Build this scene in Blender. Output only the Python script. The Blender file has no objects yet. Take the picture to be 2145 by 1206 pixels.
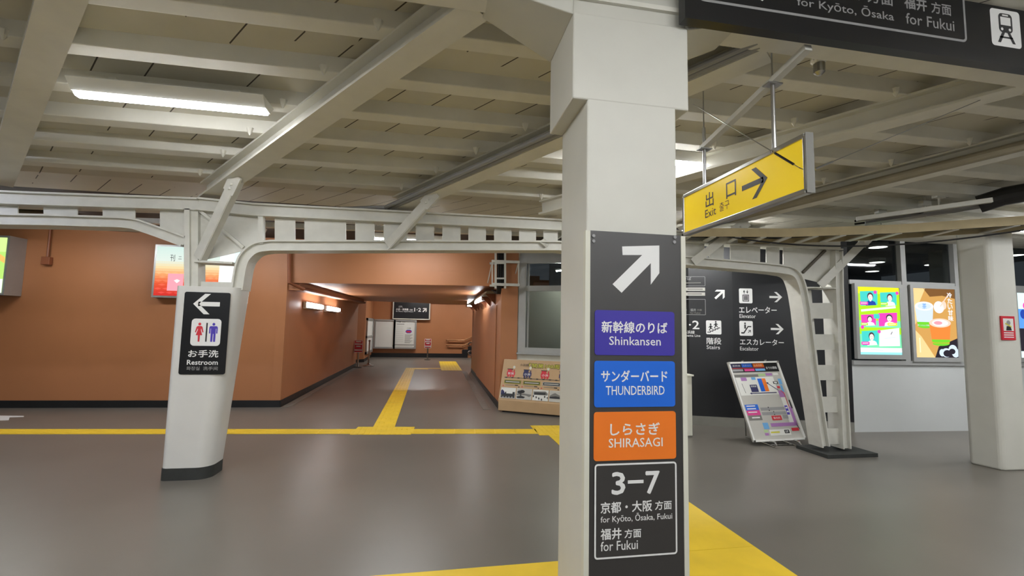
import bpy, bmesh, math, random
from mathutils import Vector, Matrix
random.seed(7)
SC = bpy.context.scene
COL = SC.collection
# ------------------------------------------------------------------ camera, world, exposure
FPX, IW, IH, EYE = 960.0, 2145.0, 1206.0, 1.55
CX = Vector((0.98414174, 0.03435073, 0.17402606))      # rows: world x, y, z in camera axes (right, down, forward)
CY = Vector((-0.17628384, 0.08030827, 0.98105789))
CZ = Vector((0.01972432, -0.996178, 0.0850902))
cam = bpy.data.cameras.new('camera'); cam.sensor_width = 36.0; cam.lens = FPX / IW * 36.0; cam.clip_start = 0.02
camo = bpy.data.objects.new('camera', cam); COL.objects.link(camo)
rm = Matrix(((CX.x, -CX.y, -CX.z), (CY.x, -CY.y, -CY.z), (CZ.x, -CZ.y, -CZ.z)))
camo.matrix_world = Matrix.Translation((0, 0, EYE)) @ rm.to_4x4()
SC.camera = camo
SC.view_settings.view_transform = 'Standard'; SC.view_settings.look = 'None'
SC.view_settings.gamma = 1.0; SC.view_settings.use_curve_mapping = False
SC.view_settings.exposure = 0.0
SC.cycles.use_denoising = True
SC.cycles.max_bounces = 8; SC.cycles.diffuse_bounces = 5; SC.cycles.sample_clamp_indirect = 6.0
wd = bpy.data.worlds.new('World'); SC.world = wd; wd.use_nodes = True
wd.node_tree.nodes['Background'].inputs[0].default_value = (0.60, 0.66, 0.72, 1)
wd.node_tree.nodes['Background'].inputs[1].default_value = 0.10
TUBE = 78.0          # radiance of the concourse tubes
TUBE_REAR = 112.0     # tubes on the near side of the girder
TUBE_CORR = 42.0

# ------------------------------------------------------------------ measuring helpers
def ray(px, py):
    c = Vector((px - IW / 2, py - IH / 2, FPX))
    return Vector((CX.dot(c), CY.dot(c), CZ.dot(c)))
EYEV = Vector((0, 0, EYE))
def hit(px, py, O, N):
    d = ray(px, py)
    return EYEV + d * ((O - EYEV).dot(N) / d.dot(N))
def onz(px, py, z=0.0): return hit(px, py, Vector((0, 0, z)), Vector((0, 0, 1)))
def ony(px, py, y): return hit(px, py, Vector((0, y, 0)), Vector((0, 1, 0)))
def onx(px, py, x): return hit(px, py, Vector((x, 0, 0)), Vector((1, 0, 0)))
RZ0, RS = 2.88, 0.12                                   # underside of the roof beams: z = RZ0 + RS * (5.2 - y)
def roofz(y, lift=0.0): return RZ0 + lift + RS * (5.2 - y)
def onroof(px, py, lift=0.0):
    return hit(px, py, Vector((0, 5.2, RZ0 + lift)), Vector((0, RS, 1)))

# ------------------------------------------------------------------ materials
def lin(c):
    c /= 255.0
    return c / 12.92 if c <= 0.04045 else ((c + 0.055) / 1.055) ** 2.4
def C(r, g, b): return (lin(r), lin(g), lin(b), 1.0)
MATS = {}
def mat(name, rgb, rough=0.55, metal=0.0, var=0.0, scale=6.0, bump=0.0, emit=0.0, spec=0.5, coat=0.0):
    m = bpy.data.materials.new(name); m.use_nodes = True
    nt = m.node_tree; b = nt.nodes['Principled BSDF']
    col = C(*rgb)
    b.inputs['Base Color'].default_value = col
    b.inputs['Roughness'].default_value = rough; b.inputs['Metallic'].default_value = metal
    b.inputs['Specular IOR Level'].default_value = spec
    if coat: b.inputs['Coat Weight'].default_value = coat; b.inputs['Coat Roughness'].default_value = 0.42
    if emit:
        b.inputs['Emission Color'].default_value = col; b.inputs['Emission Strength'].default_value = emit
    if var or bump:
        tc = nt.nodes.new('ShaderNodeTexCoord'); nz = nt.nodes.new('ShaderNodeTexNoise')
        nz.inputs['Scale'].default_value = scale; nz.inputs['Detail'].default_value = 5.0
        nt.links.new(tc.outputs['Object'], nz.inputs['Vector'])
        if var:
            mp = nt.nodes.new('ShaderNodeMapRange')
            mp.inputs['From Min'].default_value = 0.3; mp.inputs['From Max'].default_value = 0.7
            mp.inputs['To Min'].default_value = 1 - var; mp.inputs['To Max'].default_value = 1 + var
            nt.links.new(nz.outputs['Fac'], mp.inputs['Value'])
            vm = nt.nodes.new('ShaderNodeVectorMath'); vm.operation = 'SCALE'
            vm.inputs[0].default_value = col[:3]
            nt.links.new(mp.outputs['Result'], vm.inputs['Scale']); nt.links.new(vm.outputs['Vector'], b.inputs['Base Color'])
        if bump:
            bp = nt.nodes.new('ShaderNodeBump'); bp.inputs['Strength'].default_value = bump; bp.inputs['Distance'].default_value = 0.01
            nt.links.new(nz.outputs['Fac'], bp.inputs['Height']); nt.links.new(bp.outputs['Normal'], b.inputs['Normal'])
    MATS[name] = m
    return m
def glow(name, rgb, strength):
    m = bpy.data.materials.new(name); m.use_nodes = True
    nt = m.node_tree; nt.nodes.clear()
    e = nt.nodes.new('ShaderNodeEmission'); o = nt.nodes.new('ShaderNodeOutputMaterial')
    e.inputs[0].default_value = C(*rgb); e.inputs[1].default_value = strength
    nt.links.new(e.outputs[0], o.inputs[0]); MATS[name] = m
    return m
def glass(name, tint, gloss=0.12):
    m = bpy.data.materials.new(name); m.use_nodes = True
    nt = m.node_tree; nt.nodes.clear()
    o = nt.nodes.new('ShaderNodeOutputMaterial'); mx = nt.nodes.new('ShaderNodeMixShader')
    t = nt.nodes.new('ShaderNodeBsdfTransparent'); g = nt.nodes.new('ShaderNodeBsdfGlossy'); lw = nt.nodes.new('ShaderNodeLayerWeight'); pw = nt.nodes.new('ShaderNodeMath'); fr = nt.nodes.new('ShaderNodeMath')
    t.inputs[0].default_value = C(*tint); g.inputs['Roughness'].default_value = 0.03; pw.operation = 'POWER'; pw.inputs[1].default_value = 3.0; fr.operation = 'MULTIPLY_ADD'; fr.inputs[1].default_value = 0.5; fr.inputs[2].default_value = 0.03
    nt.links.new(lw.outputs['Facing'], pw.inputs[0]); nt.links.new(pw.outputs[0], fr.inputs[0])
    nt.links.new(fr.outputs[0], mx.inputs[0]); nt.links.new(t.outputs[0], mx.inputs[1]); nt.links.new(g.outputs[0], mx.inputs[2])
    nt.links.new(mx.outputs[0], o.inputs[0]); MATS[name] = m
    return m
M_FLOOR = mat('floor_vinyl', (113, 108, 100), 0.34, var=0.07, scale=0.9, bump=0.02)
M_ORANGE = mat('orange_wall_paint', (176, 117, 76), 0.50, var=0.05, scale=1.3, bump=0.04)
M_BASE = mat('black_baseboard', (26, 27, 28), 0.45, var=0.15, scale=5)
M_GUT = mat('gutter_grey', (120, 116, 108), 0.6, var=0.08)
M_CREAM = mat('cream_wall_paint', (214, 213, 198), 0.6, var=0.03)
M_GREYW = mat('grey_wall_panel', (203, 206, 205), 0.35, var=0.02, scale=2)
M_BLACKW = mat('black_wall_panel', (33, 34, 37), 0.38, var=0.06, scale=2)
M_SKIRT = mat('grey_skirting', (140, 138, 130), 0.5, var=0.05)
M_WHITE = mat('white_steel_paint', (208, 207, 198), 0.45, var=0.05, scale=9, bump=0.05)
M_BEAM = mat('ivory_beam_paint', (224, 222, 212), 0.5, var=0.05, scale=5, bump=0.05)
M_PILLAR = mat('white_pillar_paint', (207, 206, 196), 0.5, var=0.03, scale=3, bump=0.03)
M_JACKET = mat('white_jacket_enamel', (214, 213, 208), 0.32, var=0.03, scale=3)
M_RUBBER = mat('dark_rubber_band', (48, 50, 48), 0.6, var=0.15, scale=12)
M_YEL = mat('tactile_yellow', (236, 200, 52), 0.5, var=0.06, scale=4)
M_STEEL = mat('brushed_steel', (180, 180, 178), 0.28, 1.0, var=0.04)
M_CHROME = mat('chrome', (210, 210, 210), 0.12, 1.0, var=0.01)
M_ALU = mat('aluminium_frame', (176, 177, 175), 0.38, 0.6, var=0.03)
M_GFRAME = mat('grey_window_frame', (170, 171, 169), 0.4, 0.15, var=0.03)
M_DARK = mat('shaded_soffit', (58, 50, 44), 0.8, var=0.15, scale=3)  # shade of the unlit ceiling behind the truss, painted as a dark tone
M_ROOM = mat('dark_room_paint', (84, 90, 98), 0.7, var=0.08)
M_BLK = mat('sign_black', (22, 23, 26), 0.30, var=0.03)
M_PANEL = mat('sign_charcoal', (40, 37, 36), 0.42, var=0.03, coat=1.0)
M_WPR = mat('print_white', (232, 232, 230), 0.45, var=0.01)
M_GPR = mat('print_grey', (150, 150, 150), 0.45, var=0.01)
M_PURP = mat('plate_violet', (62, 52, 158), 0.35, var=0.01)
M_BLUE = mat('plate_blue', (28, 104, 214), 0.35, var=0.01)
M_ORNG = mat('plate_orange', (240, 124, 36), 0.35, var=0.01)
M_RED = mat('print_red', (206, 46, 60), 0.45, var=0.01)
M_INDIGO = mat('print_indigo', (78, 62, 178), 0.45, var=0.01)
M_NAVY = mat('print_navy', (44, 44, 92), 0.5, var=0.01)
M_PINK = mat('print_magenta', (214, 62, 140), 0.5, var=0.01)
M_LILAC = mat('print_lilac', (170, 120, 180), 0.5, var=0.01)
M_SKYB = mat('print_sky', (110, 170, 220), 0.5, var=0.01)
M_LGRN = mat('print_lightgreen', (172, 202, 142), 0.5, var=0.01)
M_PAPER = mat('paper_white', (226, 226, 220), 0.5, var=0.01)
M_PAPERG = mat('paper_grey', (188, 186, 178), 0.5, var=0.01)
M_MIDG = mat('print_midgrey', (120, 118, 112), 0.5, var=0.01)
M_INK = mat('print_ink', (40, 40, 42), 0.5, var=0.02)
M_OLIVE = mat('print_olive', (74, 76, 34), 0.5, var=0.02)
M_LIME = mat('print_lime', (206, 200, 70), 0.5, var=0.02)
M_BEIGE = mat('beige_board', (190, 158, 118), 0.55, var=0.04, scale=4)
M_EXITY = mat('exit_yellow', (240, 206, 40), 0.28, var=0.02, emit=0.35)
M_EXITG = mat('exit_lettering', (70, 72, 70), 0.4, var=0.02)
M_PIPE = mat('taupe_pipe', (140, 132, 112), 0.55, var=0.06)
M_TRAY = mat('tan_tray', (176, 160, 122), 0.6, var=0.08)
M_CABLE = mat('black_cable', (26, 25, 24), 0.6, var=0.1)
M_OPIPE = mat('orange_pipe', (140, 82, 52), 0.5, var=0.06)
M_RAIL = mat('brass_handrail', (176, 130, 90), 0.32, 0.6, var=0.03)
M_STEP = mat('stair_concrete', (118, 112, 104), 0.75, var=0.1, scale=8)
M_LAMP = mat('lamp_enamel', (225, 225, 220), 0.4, var=0.01)
M_TUBE = glow('tube_glow', (252, 254, 255), TUBE)
M_TUBER = glow('tube_glow_rear', (252, 253, 255), TUBE_REAR)
M_TUBEC = glow('tube_glow_corridor', (246, 250, 255), TUBE_CORR)
M_CAP = mat('dull_steel_cap', (128, 127, 122), 0.55, 0.3, var=0.04)
M_STAY = mat('shaded_stay_paint', (88, 82, 70), 0.6, var=0.1)  # underside shade of the right diagonal stay, put into its colour
M_SPOT = glow('downlight_glow', (255, 252, 240), 9.0)
M_GLASS = glass('window_glass', (205, 210, 212))
M_BLIND = mat('grey_blind', (176, 177, 164), 0.7, var=0.06, scale=2)
def scr(name, rgb, s=1.4): return glow('screen_' + name, rgb, s)
S_LIME = scr('lime', (168, 235, 40)); S_YEL = scr('yellow', (226, 240, 40)); S_MINT = scr('mint', (120, 228, 170))
S_TEAL = scr('teal', (70, 200, 190)); S_CYAN = scr('cyan', (150, 226, 232)); S_MAG = scr('magenta', (228, 70, 176))
S_WHITE = scr('white', (250, 252, 252), 1.1); S_SKIN = scr('skin', (250, 222, 210)); S_HAIR = scr('hair', (70, 60, 74))
S_NAVY = scr('navy', (40, 70, 160)); S_TAN = scr('tan', (200, 152, 84)); S_TANL = scr('tan_light', (232, 200, 140)); S_BRN = scr('brown', (120, 84, 48))
S_ORG = scr('orange', (226, 130, 60)); S_PEACH = scr('peach', (255, 200, 180)); S_GRN = scr('green', (110, 200, 50)); S_DRK = scr('dark', (44, 40, 48))
S_LGY = scr('lightgrey', (200, 214, 226)); S_GRASS = scr('grass', (172, 214, 110)); S_GRASSL = scr('pale_grass', (196, 226, 140)); S_APR = scr('apricot', (224, 178, 96))
S_RED = scr('red', (226, 84, 56)); S_COR = scr('coral', (238, 138, 84)); S_CRM = scr('cream', (246, 226, 184)); S_PALE = scr('pale_blue', (214, 236, 232)); S_PNK = scr('pink', (244, 152, 164))
S_BLUE = scr('blue', (90, 150, 226))

def roof_material():
    m = bpy.data.materials.new('roof_boards'); m.use_nodes = True
    nt = m.node_tree; b = nt.nodes['Principled BSDF']; b.inputs['Roughness'].default_value = 0.6
    tc = nt.nodes.new('ShaderNodeTexCoord'); sp = nt.nodes.new('ShaderNodeVectorMath'); sp.operation = 'DOT_PRODUCT'
    sp.inputs[1].default_value = (0.755, 0.655, 0)
    nt.links.new(tc.outputs['Object'], sp.inputs[0])
    def math_(op, a, v):
        n = nt.nodes.new('ShaderNodeMath'); n.operation = op
        if isinstance(a, (int, float)): n.inputs[0].default_value = a
        else: nt.links.new(a, n.inputs[0])
        if isinstance(v, (int, float)): n.inputs[1].default_value = v
        else: nt.links.new(v, n.inputs[1])
        return n.outputs[0]
    fr = math_('FRACT', math_('DIVIDE', sp.outputs['Value'], 0.262), 0)
    seam = math_('LESS_THAN', fr, 0.035)
    nz = nt.nodes.new('ShaderNodeTexNoise'); nz.inputs['Scale'].default_value = 1.7; nt.links.new(tc.outputs['Object'], nz.inputs['Vector'])
    seam = math_('MULTIPLY', seam, math_('GREATER_THAN', nz.outputs['Fac'], 0.46))
    n2 = nt.nodes.new('ShaderNodeTexNoise'); n2.inputs['Scale'].default_value = 4; n2.inputs['Detail'].default_value = 6; nt.links.new(tc.outputs['Object'], n2.inputs['Vector'])
    rp = nt.nodes.new('ShaderNodeMix'); rp.data_type = 'RGBA'
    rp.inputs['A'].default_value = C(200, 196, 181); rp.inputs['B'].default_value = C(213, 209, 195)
    nt.links.new(n2.outputs['Fac'], rp.inputs['Factor'])
    mx = nt.nodes.new('ShaderNodeMix'); mx.data_type = 'RGBA'; mx.inputs['B'].default_value = C(70, 62, 54)
    nt.links.new(seam, mx.inputs['Factor']); nt.links.new(rp.outputs['Result'], mx.inputs['A'])
    nt.links.new(mx.outputs['Result'], b.inputs['Base Color'])
    return m
M_ROOF = roof_material()

# ------------------------------------------------------------------ mesh builder
class MB:
    def __init__(s): s.v = []; s.f = []; s.mi = []; s.ms = []
    def m(s, mt):
        if mt not in s.ms: s.ms.append(mt)
        return s.ms.index(mt)
    def face(s, pts, mt):
        n = len(s.v); s.v += [Vector(p) for p in pts]; s.f.append(list(range(n, n + len(pts)))); s.mi.append(s.m(mt))
    def mesh(s, vs, fs, mt):
        n = len(s.v); s.v += [Vector(p) for p in vs]; k = s.m(mt)
        for f in fs: s.f.append([i + n for i in f]); s.mi.append(k)
    def hexa(s, c, mt):      # 8 corners: bottom 4, top 4
        s.mesh(c, [(3, 2, 1, 0), (4, 5, 6, 7), (0, 1, 5, 4), (1, 2, 6, 5), (2, 3, 7, 6), (3, 0, 4, 7)], mt)
    def box(s, x0, x1, y0, y1, z0, z1, mt):
        s.hexa([(x0, y0, z0), (x1, y0, z0), (x1, y1, z0), (x0, y1, z0), (x0, y0, z1), (x1, y0, z1), (x1, y1, z1), (x0, y1, z1)], mt)
    def prism(s, poly, off, mt):   # polygon of 3D points pushed along off
        n = len(poly); a = [Vector(p) for p in poly]; b = [p + Vector(off) for p in a]
        s.mesh(a + b, [list(range(n))[::-1], list(range(n, 2 * n))] + [(i, (i + 1) % n, n + (i + 1) % n, n + i) for i in range(n)], mt)
    def bar(s, A, B, w, h, mt, up=(0, 0, 1)):
        A = Vector(A); B = Vector(B); d = (B - A).normalized(); u = Vector(up)
        sd = d.cross(u)
        if sd.length < 1e-4: sd = d.cross(Vector((1, 0, 0)))
        sd.normalize(); u = sd.cross(d).normalized(); a = sd * (w / 2); b = u * (h / 2)
        s.hexa([A - a - b, A + a - b, B + a - b, B - a - b, A - a + b, A + a + b, B + a + b, B - a + b], mt)
    def tube(s, pts, r, mt, n=10, cap=True):
        P = [Vector(p) for p in pts]; rings = []; prev = None
        for i, p in enumerate(P):
            d = (P[min(i + 1, len(P) - 1)] - P[max(i - 1, 0)]).normalized()
            if prev is None:
                a = d.cross(Vector((0, 0, 1)))
                if a.length < 1e-3: a = d.cross(Vector((1, 0, 0)))
            else: a = prev - d * prev.dot(d)
            a.normalize(); prev = a; b = d.cross(a)
            rr = r[i] if isinstance(r, (list, tuple)) else r
            rings.append([p + a * (rr * math.cos(2 * math.pi * k / n)) + b * (rr * math.sin(2 * math.pi * k / n)) for k in range(n)])
        vs = [q for g in rings for q in g]; fs = []
        for i in range(len(P) - 1):
            for k in range(n): fs.append((i * n + k, i * n + (k + 1) % n, (i + 1) * n + (k + 1) % n, (i + 1) * n + k))
        if cap: fs += [list(range(n))[::-1], [len(vs) - n + k for k in range(n)]]
        s.mesh(vs, fs, mt)
    def loft(s, rings, mt, cap=True):
        n = len(rings[0]); vs = [p for g in rings for p in g]; fs = []
        for i in range(len(rings) - 1):
            for k in range(n): fs.append((i * n + k, i * n + (k + 1) % n, (i + 1) * n + (k + 1) % n, (i + 1) * n + k))
        if cap: fs += [list(range(n))[::-1], [len(vs) - n + k for k in range(n)]]
        s.mesh(vs, fs, mt)
    def lathe(s, c, prof, mt, n=20):
        s.loft([[Vector(c) + Vector((r * math.cos(2 * math.pi * k / n), r * math.sin(2 * math.pi * k / n), z)) for k in range(n)] for r, z in prof], mt)
    def build(s, name, parent=None, bevel=0.0, smooth=False, loc=None):
        if parent is not None:
            L = Vector((0, 0, 0)); q = parent
            while q is not None: L = L + q.location; q = q.parent
        else:
            L = Vector(loc) if loc is not None else Vector((0, 0, 0))
        me = bpy.data.meshes.new(name)
        me.from_pydata([tuple(v - L) for v in s.v], [], s.f)
        for m_ in s.ms: me.materials.append(m_)
        me.polygons.foreach_set('material_index', s.mi)
        if smooth:
            me.polygons.foreach_set('use_smooth', [True] * len(me.polygons))
        bm = bmesh.new(); bm.from_mesh(me)
        if smooth or bevel: bmesh.ops.remove_doubles(bm, verts=bm.verts, dist=1e-5)
        bmesh.ops.recalc_face_normals(bm, faces=[f for f in bm.faces if len(f.edges) and all(len(e.link_faces) == 2 for e in f.edges)])
        bm.to_mesh(me); bm.free(); me.update()
        o = bpy.data.objects.new(name, me); COL.objects.link(o)
        if parent is not None: o.parent = parent
        else: o.location = L
        if smooth:
            try: me.set_sharp_from_angle(angle=math.radians(40))
            except Exception: pass
        if bevel:
            b = o.modifiers.new('bevel', 'BEVEL'); b.width = bevel; b.segments = 2; b.limit_method = 'ANGLE'
        return o
def thing(name, label, cat, loc=(0, 0, 0), group=None):
    o = bpy.data.objects.new(name, None); COL.objects.link(o); o.location = loc; o.empty_display_size = 0.1
    return tag(o, label, cat, group)
def tag(o, label, cat, group=None):
    o['label'] = label; o['category'] = cat
    if group: o['group'] = group
    return o
def struct(o): o['kind'] = 'structure'; return o
def dup(root, loc, label, group=None):
    r = root.copy(); COL.objects.link(r); r.location = loc; r['label'] = label
    if group: r['group'] = group
    for ch in list(root.children):
        c = ch.copy(); COL.objects.link(c); c.parent = r
        for g in list(ch.children):
            d = g.copy(); COL.objects.link(d); d.parent = c
    return r

# ------------------------------------------------------------------ lettering and flat art on a plane
TXT = {}
def glyphs(sx, bold):
    k = (sx, bold)
    if k not in TXT:
        c = bpy.data.curves.new('t', 'FONT'); c.body = sx; c.resolution_u = 2; c.offset = bold
        o = bpy.data.objects.new('t', c); COL.objects.link(o)
        dg = bpy.context.evaluated_depsgraph_get(); dg.update()
        me = bpy.data.meshes.new_from_object(o.evaluated_get(dg))
        vs = [(v.co.x, v.co.y) for v in me.vertices]; fs = [list(p.vertices) for p in me.polygons]
        bpy.data.objects.remove(o); bpy.data.curves.remove(c); bpy.data.meshes.remove(me)
        x0 = min(v[0] for v in vs); x1 = max(v[0] for v in vs); y0 = min(v[1] for v in vs); y1 = max(v[1] for v in vs)
        TXT[k] = ([((x - x0) / (x1 - x0), (y - y0) / (y1 - y0)) for x, y in vs], fs, (x1 - x0) / (y1 - y0))
    return TXT[k]
class Art:
    """flat print on a plane: u to the right, v up, in metres"""
    def __init__(s, mb, O, U, V, step=0.0006):
        s.mb = mb; s.O = Vector(O); s.U = Vector(U).normalized(); s.V = Vector(V).normalized(); s.N = s.U.cross(s.V); s.step = step
    def uv(s, px, py):
        p = hit(px, py, s.O, s.N) - s.O
        return (p.dot(s.U), p.dot(s.V))
    def bx(s, x0, y0, x1, y1):
        xm, ym = (x0 + x1) / 2, (y0 + y1) / 2
        return (s.uv(x0, ym)[0], s.uv(xm, y1)[1], s.uv(x1, ym)[0], s.uv(xm, y0)[1])
    def p(s, u, v, L=1): return s.O + s.U * u + s.V * v + s.N * (s.step * L)
    def poly(s, pts, mt, L=1): s.mb.face([s.p(u, v, L) for u, v in pts], mt)
    def rect(s, b, mt, L=1): s.poly([(b[0], b[1]), (b[2], b[1]), (b[2], b[3]), (b[0], b[3])], mt, L)
    def rr(s, b, r, n=5):
        out = []
        for cx, cy, a in ((b[2] - r, b[1] + r, -90), (b[2] - r, b[3] - r, 0), (b[0] + r, b[3] - r, 90), (b[0] + r, b[1] + r, 180)):
            for k in range(n + 1):
                t = math.radians(a + 90 * k / n); out.append((cx + r * math.cos(t), cy + r * math.sin(t)))
        return out
    def rrect(s, b, r, mt, L=1): s.poly(s.rr(b, r), mt, L)
    def ring(s, b, r, w, mt, L=1):
        a = s.rr(b, r); c = s.rr((b[0] + w, b[1] + w, b[2] - w, b[3] - w), max(r - w, w * 0.2))
        n = len(a); s.mb.mesh([s.p(u, v, L) for u, v in a + c], [(i, (i + 1) % n, n + (i + 1) % n, n + i) for i in range(n)], mt)
    def disc(s, cu, cv, ru, rv, mt, L=1, n=24, a0=0, a1=360):
        s.poly([(cu + ru * math.cos(math.radians(a0 + (a1 - a0) * k / n)), cv + rv * math.sin(math.radians(a0 + (a1 - a0) * k / n))) for k in range(n + (0 if a1 - a0 >= 360 else 1))], mt, L)
    def line(s, a, b, w, mt, L=1):
        d = Vector((b[0] - a[0], b[1] - a[1])); d.normalize(); n = Vector((-d.y, d.x)) * (w / 2)
        s.poly([(a[0] - n.x, a[1] - n.y), (b[0] - n.x, b[1] - n.y), (b[0] + n.x, b[1] + n.y), (a[0] + n.x, a[1] + n.y)], mt, L)
    def text(s, sx, b, mt, L=2, bold=0.012):
        vs, fs, asp = glyphs(sx, 0.0)
        e = bold * (b[3] - b[1]); w, h = b[2] - b[0] - 2 * e, b[3] - b[1] - 2 * e
        for k, (dx, dy) in enumerate(((1, 0), (-1, 0), (0, 1), (0, -1)) if bold > .001 else ((0, 0),)):
            s.mb.mesh([s.p(b[0] + e + w * x + dx * e, b[1] + e + h * y + dy * e, L + .06 * k) for x, y in vs], fs, mt)
    def arrow(s, cu, cv, size, ang, mt, L=2, t=0.09):
        ca, sa = math.cos(math.radians(ang)) * size, math.sin(math.radians(ang)) * size
        def q(pts): s.poly([(cu + x * ca - y * sa, cv + x * sa + y * ca) for x, y in pts], mt, L)
        w = t * 2.1
        q([(-.5, -t), (.5 - w, -t), (.5 - w, t), (-.5, t)])
        q([(.5, 0), (.5 - .42, .42), (.5 - .42 - w * 1.15, .42), (.5 - w * 1.15, 0)])
        q([(.5, 0), (.5 - w * 1.15, 0), (.5 - .42 - w * 1.15, -.42), (.5 - .42, -.42)])
def ubox(b, x0, y0, x1, y1):   # fractions of a box, y measured from its top
    w, h = b[2] - b[0], b[3] - b[1]
    return (b[0] + w * x0, b[3] - h * y1, b[0] + w * x1, b[3] - h * y0)
def upt(b, x, y): return (b[0] + (b[2] - b[0]) * x, b[3] - (b[3] - b[1]) * y)

# ================================================================== THE SETTING
# floor
mb = MB(); mb.box(-12, 14, -5, 30, -0.1, 0, M_FLOOR); struct(mb.build('floor'))
def seg(mb, P, Q, z0, z1, t, mt):
    P = Vector((P[0], P[1], 0)); Q = Vector((Q[0], Q[1], 0)); n = Vector((-(Q - P).y, (Q - P).x, 0)).normalized() * t
    mb.hexa([P + Vector((0, 0, z0)), Q + Vector((0, 0, z0)), Q + n + Vector((0, 0, z0)), P + n + Vector((0, 0, z0)),
             P + Vector((0, 0, z1)), Q + Vector((0, 0, z1)), Q + n + Vector((0, 0, z1)), P + n + Vector((0, 0, z1))], mt)
WL = [(-11.5, 9.62), (-2.66, 9.2), (-2.62, 17.7), (-3.0, 17.75), (-3.0, 19.4), (-2.62, 19.75), (-2.70, 22.9)]
mb = MB()
for a, b in zip(WL, WL[1:]): seg(mb, a, b, 0, 3.3, 0.16, M_ORANGE)
struct(mb.build('wall_left'))
mb = MB()
for a, b in zip(WL, WL[1:]): seg(mb, a, b, 0, 0.125, -0.015, M_BASE)
struct(mb.build('baseboard_left'))
mb = MB(); seg(mb, (-2.8, 22.9), (5.5, 22.9), 0, 4.2, 0.2, M_ORANGE); struct(mb.build('wall_end'))
mb = MB(); seg(mb, (-2.69, 22.9), (1.62, 22.9), 0, 0.2, -0.02, M_BASE)
for k in range(14):
    mb.box(1.62 + k * .28, 1.62 + (k + 1) * .28, 22.86, 22.899, max(0, 0.0 + (k) * .16), 0.24 + (k + 1) * .16, M_BASE)
struct(mb.build('baseboard_end'))
WR = [(1.44, 15.9), (1.34, 8.72), (1.65, 8.66)]
mb = MB(); seg(mb, (1.46, 15.9), (1.34, 8.7), 0, 3.3, 0.12, M_ORANGE); seg(mb, (1.34, 8.7), (1.66, 8.68), 0, 3.3, 0.16, M_ORANGE)
seg(mb, (3.6, 15.9), (1.46, 15.9), 0, 3.3, -0.12, M_ORANGE)
struct(mb.build('wall_right'))
mb = MB(); seg(mb, (1.46, 15.9), (1.34, 8.7), 0, 0.12, -0.015, M_BASE); struct(mb.build('baseboard_right'))
mb = MB(); seg(mb, (-2.5, 9.25), (-2.46, 17.6), 0, 0.006, 0.135, M_GUT); struct(mb.build('trim_1'))
mb = MB(); seg(mb, (1.3, 15.9), (1.18, 8.7), 0, 0.006, -0.14, M_GUT); struct(mb.build('trim_2'))
mb = MB(); mb.hexa([(-2.66, 9.25, 2.17), (-2.45, 9.25, 2.17), (-2.41, 17.6, 2.30), (-2.62, 17.6, 2.30), (-2.66, 9.25, 2.31), (-2.45, 9.25, 2.31), (-2.41, 17.6, 2.44), (-2.62, 17.6, 2.44)], M_ORANGE); struct(mb.build('trim_3'))
mb = MB(); seg(mb, (1.40, 13.6), (1.345, 9.35), .13, 2.0, -.012, M_ORANGE); struct(mb.build('trim_4'))
# lintel and corridor ceiling
mb = MB()
mb.hexa([(-2.66, 9.2, 2.30), (1.34, 9.0, 2.36), (1.46, 18.2, 2.40), (-2.6, 18.2, 2.44), (-2.66, 9.2, 2.62), (1.34, 9.0, 2.62), (1.46, 18.2, 2.7), (-2.6, 18.2, 2.7)], M_ORANGE)
struct(mb.build('ceiling_corridor'))
mb = MB(); seg(mb, (-2.66, 9.2), (1.4, 8.99), 2.62, 3.3, 0.16, M_ORANGE); struct(mb.build('wall_lintel'))
mb = MB(); mb.box(-3.4, 5.5, 18.2, 23, 3.4, 3.5, M_ORANGE); mb.box(-2.7, 1.5, 18.1, 18.2, 2.44, 3.5, M_ORANGE); struct(mb.build('ceiling_landing'))
# stairs going up to the right beyond the corridor
mb = MB()
for k in range(12): mb.box(2.05 + k * .30, 2.05 + (k + 1) * .30, 16.2, 22.85, 0, .16 * (k + 1), M_STEP)
tag(mb.build('staircase', loc=(2.05, 19.5, 0)), 'grey concrete steps rising to the right at the far end of the orange corridor', 'stairs')
# window wall between corridor and black wall
WW0, WW1 = Vector((1.69, 8.70, 0)), Vector((4.30, 7.32, 0))
WWD = (WW1 - WW0).normalized(); WWN = Vector((WWD.y, -WWD.x, 0))      # towards the camera
WWL = (WW1 - WW0).length
mb = MB(); seg(mb, WW0, WW1, 0, 1.07, 0.14, M_CREAM); seg(mb, WW0, WW1, 2.9, 3.3, 0.14, M_GFRAME)
seg(mb, (1.66, 8.72), WW0, 0, 3.3, 0.10, M_CREAM)
struct(mb.build('wall_window'))
def along(a, z, out=0.0): return WW0 + WWD * a + WWN * out + Vector((0, 0, z))
def wwbar(mb, a0, a1, z0, z1, o0, o1, mt):
    mb.hexa([along(a0, z0, o1), along(a1, z0, o1), along(a1, z0, o0), along(a0, z0, o0), along(a0, z1, o1), along(a1, z1, o1), along(a1, z1, o0), along(a0, z1, o0)], mt)
mb = MB()
for a in (0.0, 1.42, 2.83): wwbar(mb, a, a + .14, 1.07, 2.9, -0.06, 0.03, M_GFRAME)
for z0, z1 in ((1.07, 1.17), (2.25, 2.35), (2.78, 2.9)):
    for a in (0.14, 1.56): wwbar(mb, a, a + 1.28 if a < 1 else 2.83, z0, z1, -0.05, 0.025, M_GFRAME)
wwbar(mb, -0.02, 2.97, 1.04, 1.075, 0.0, 0.06, M_GFRAME)
for a in (0.16, 1.58):
    for z0, z1 in ((1.17, 2.25), (2.35, 2.78)):
        for q in (a, a + 1.22): wwbar(mb, q, q + .03, z0, z1, -0.05, -0.01, M_ALU)
w = struct(mb.build('window_1'))
mb = MB()
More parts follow.
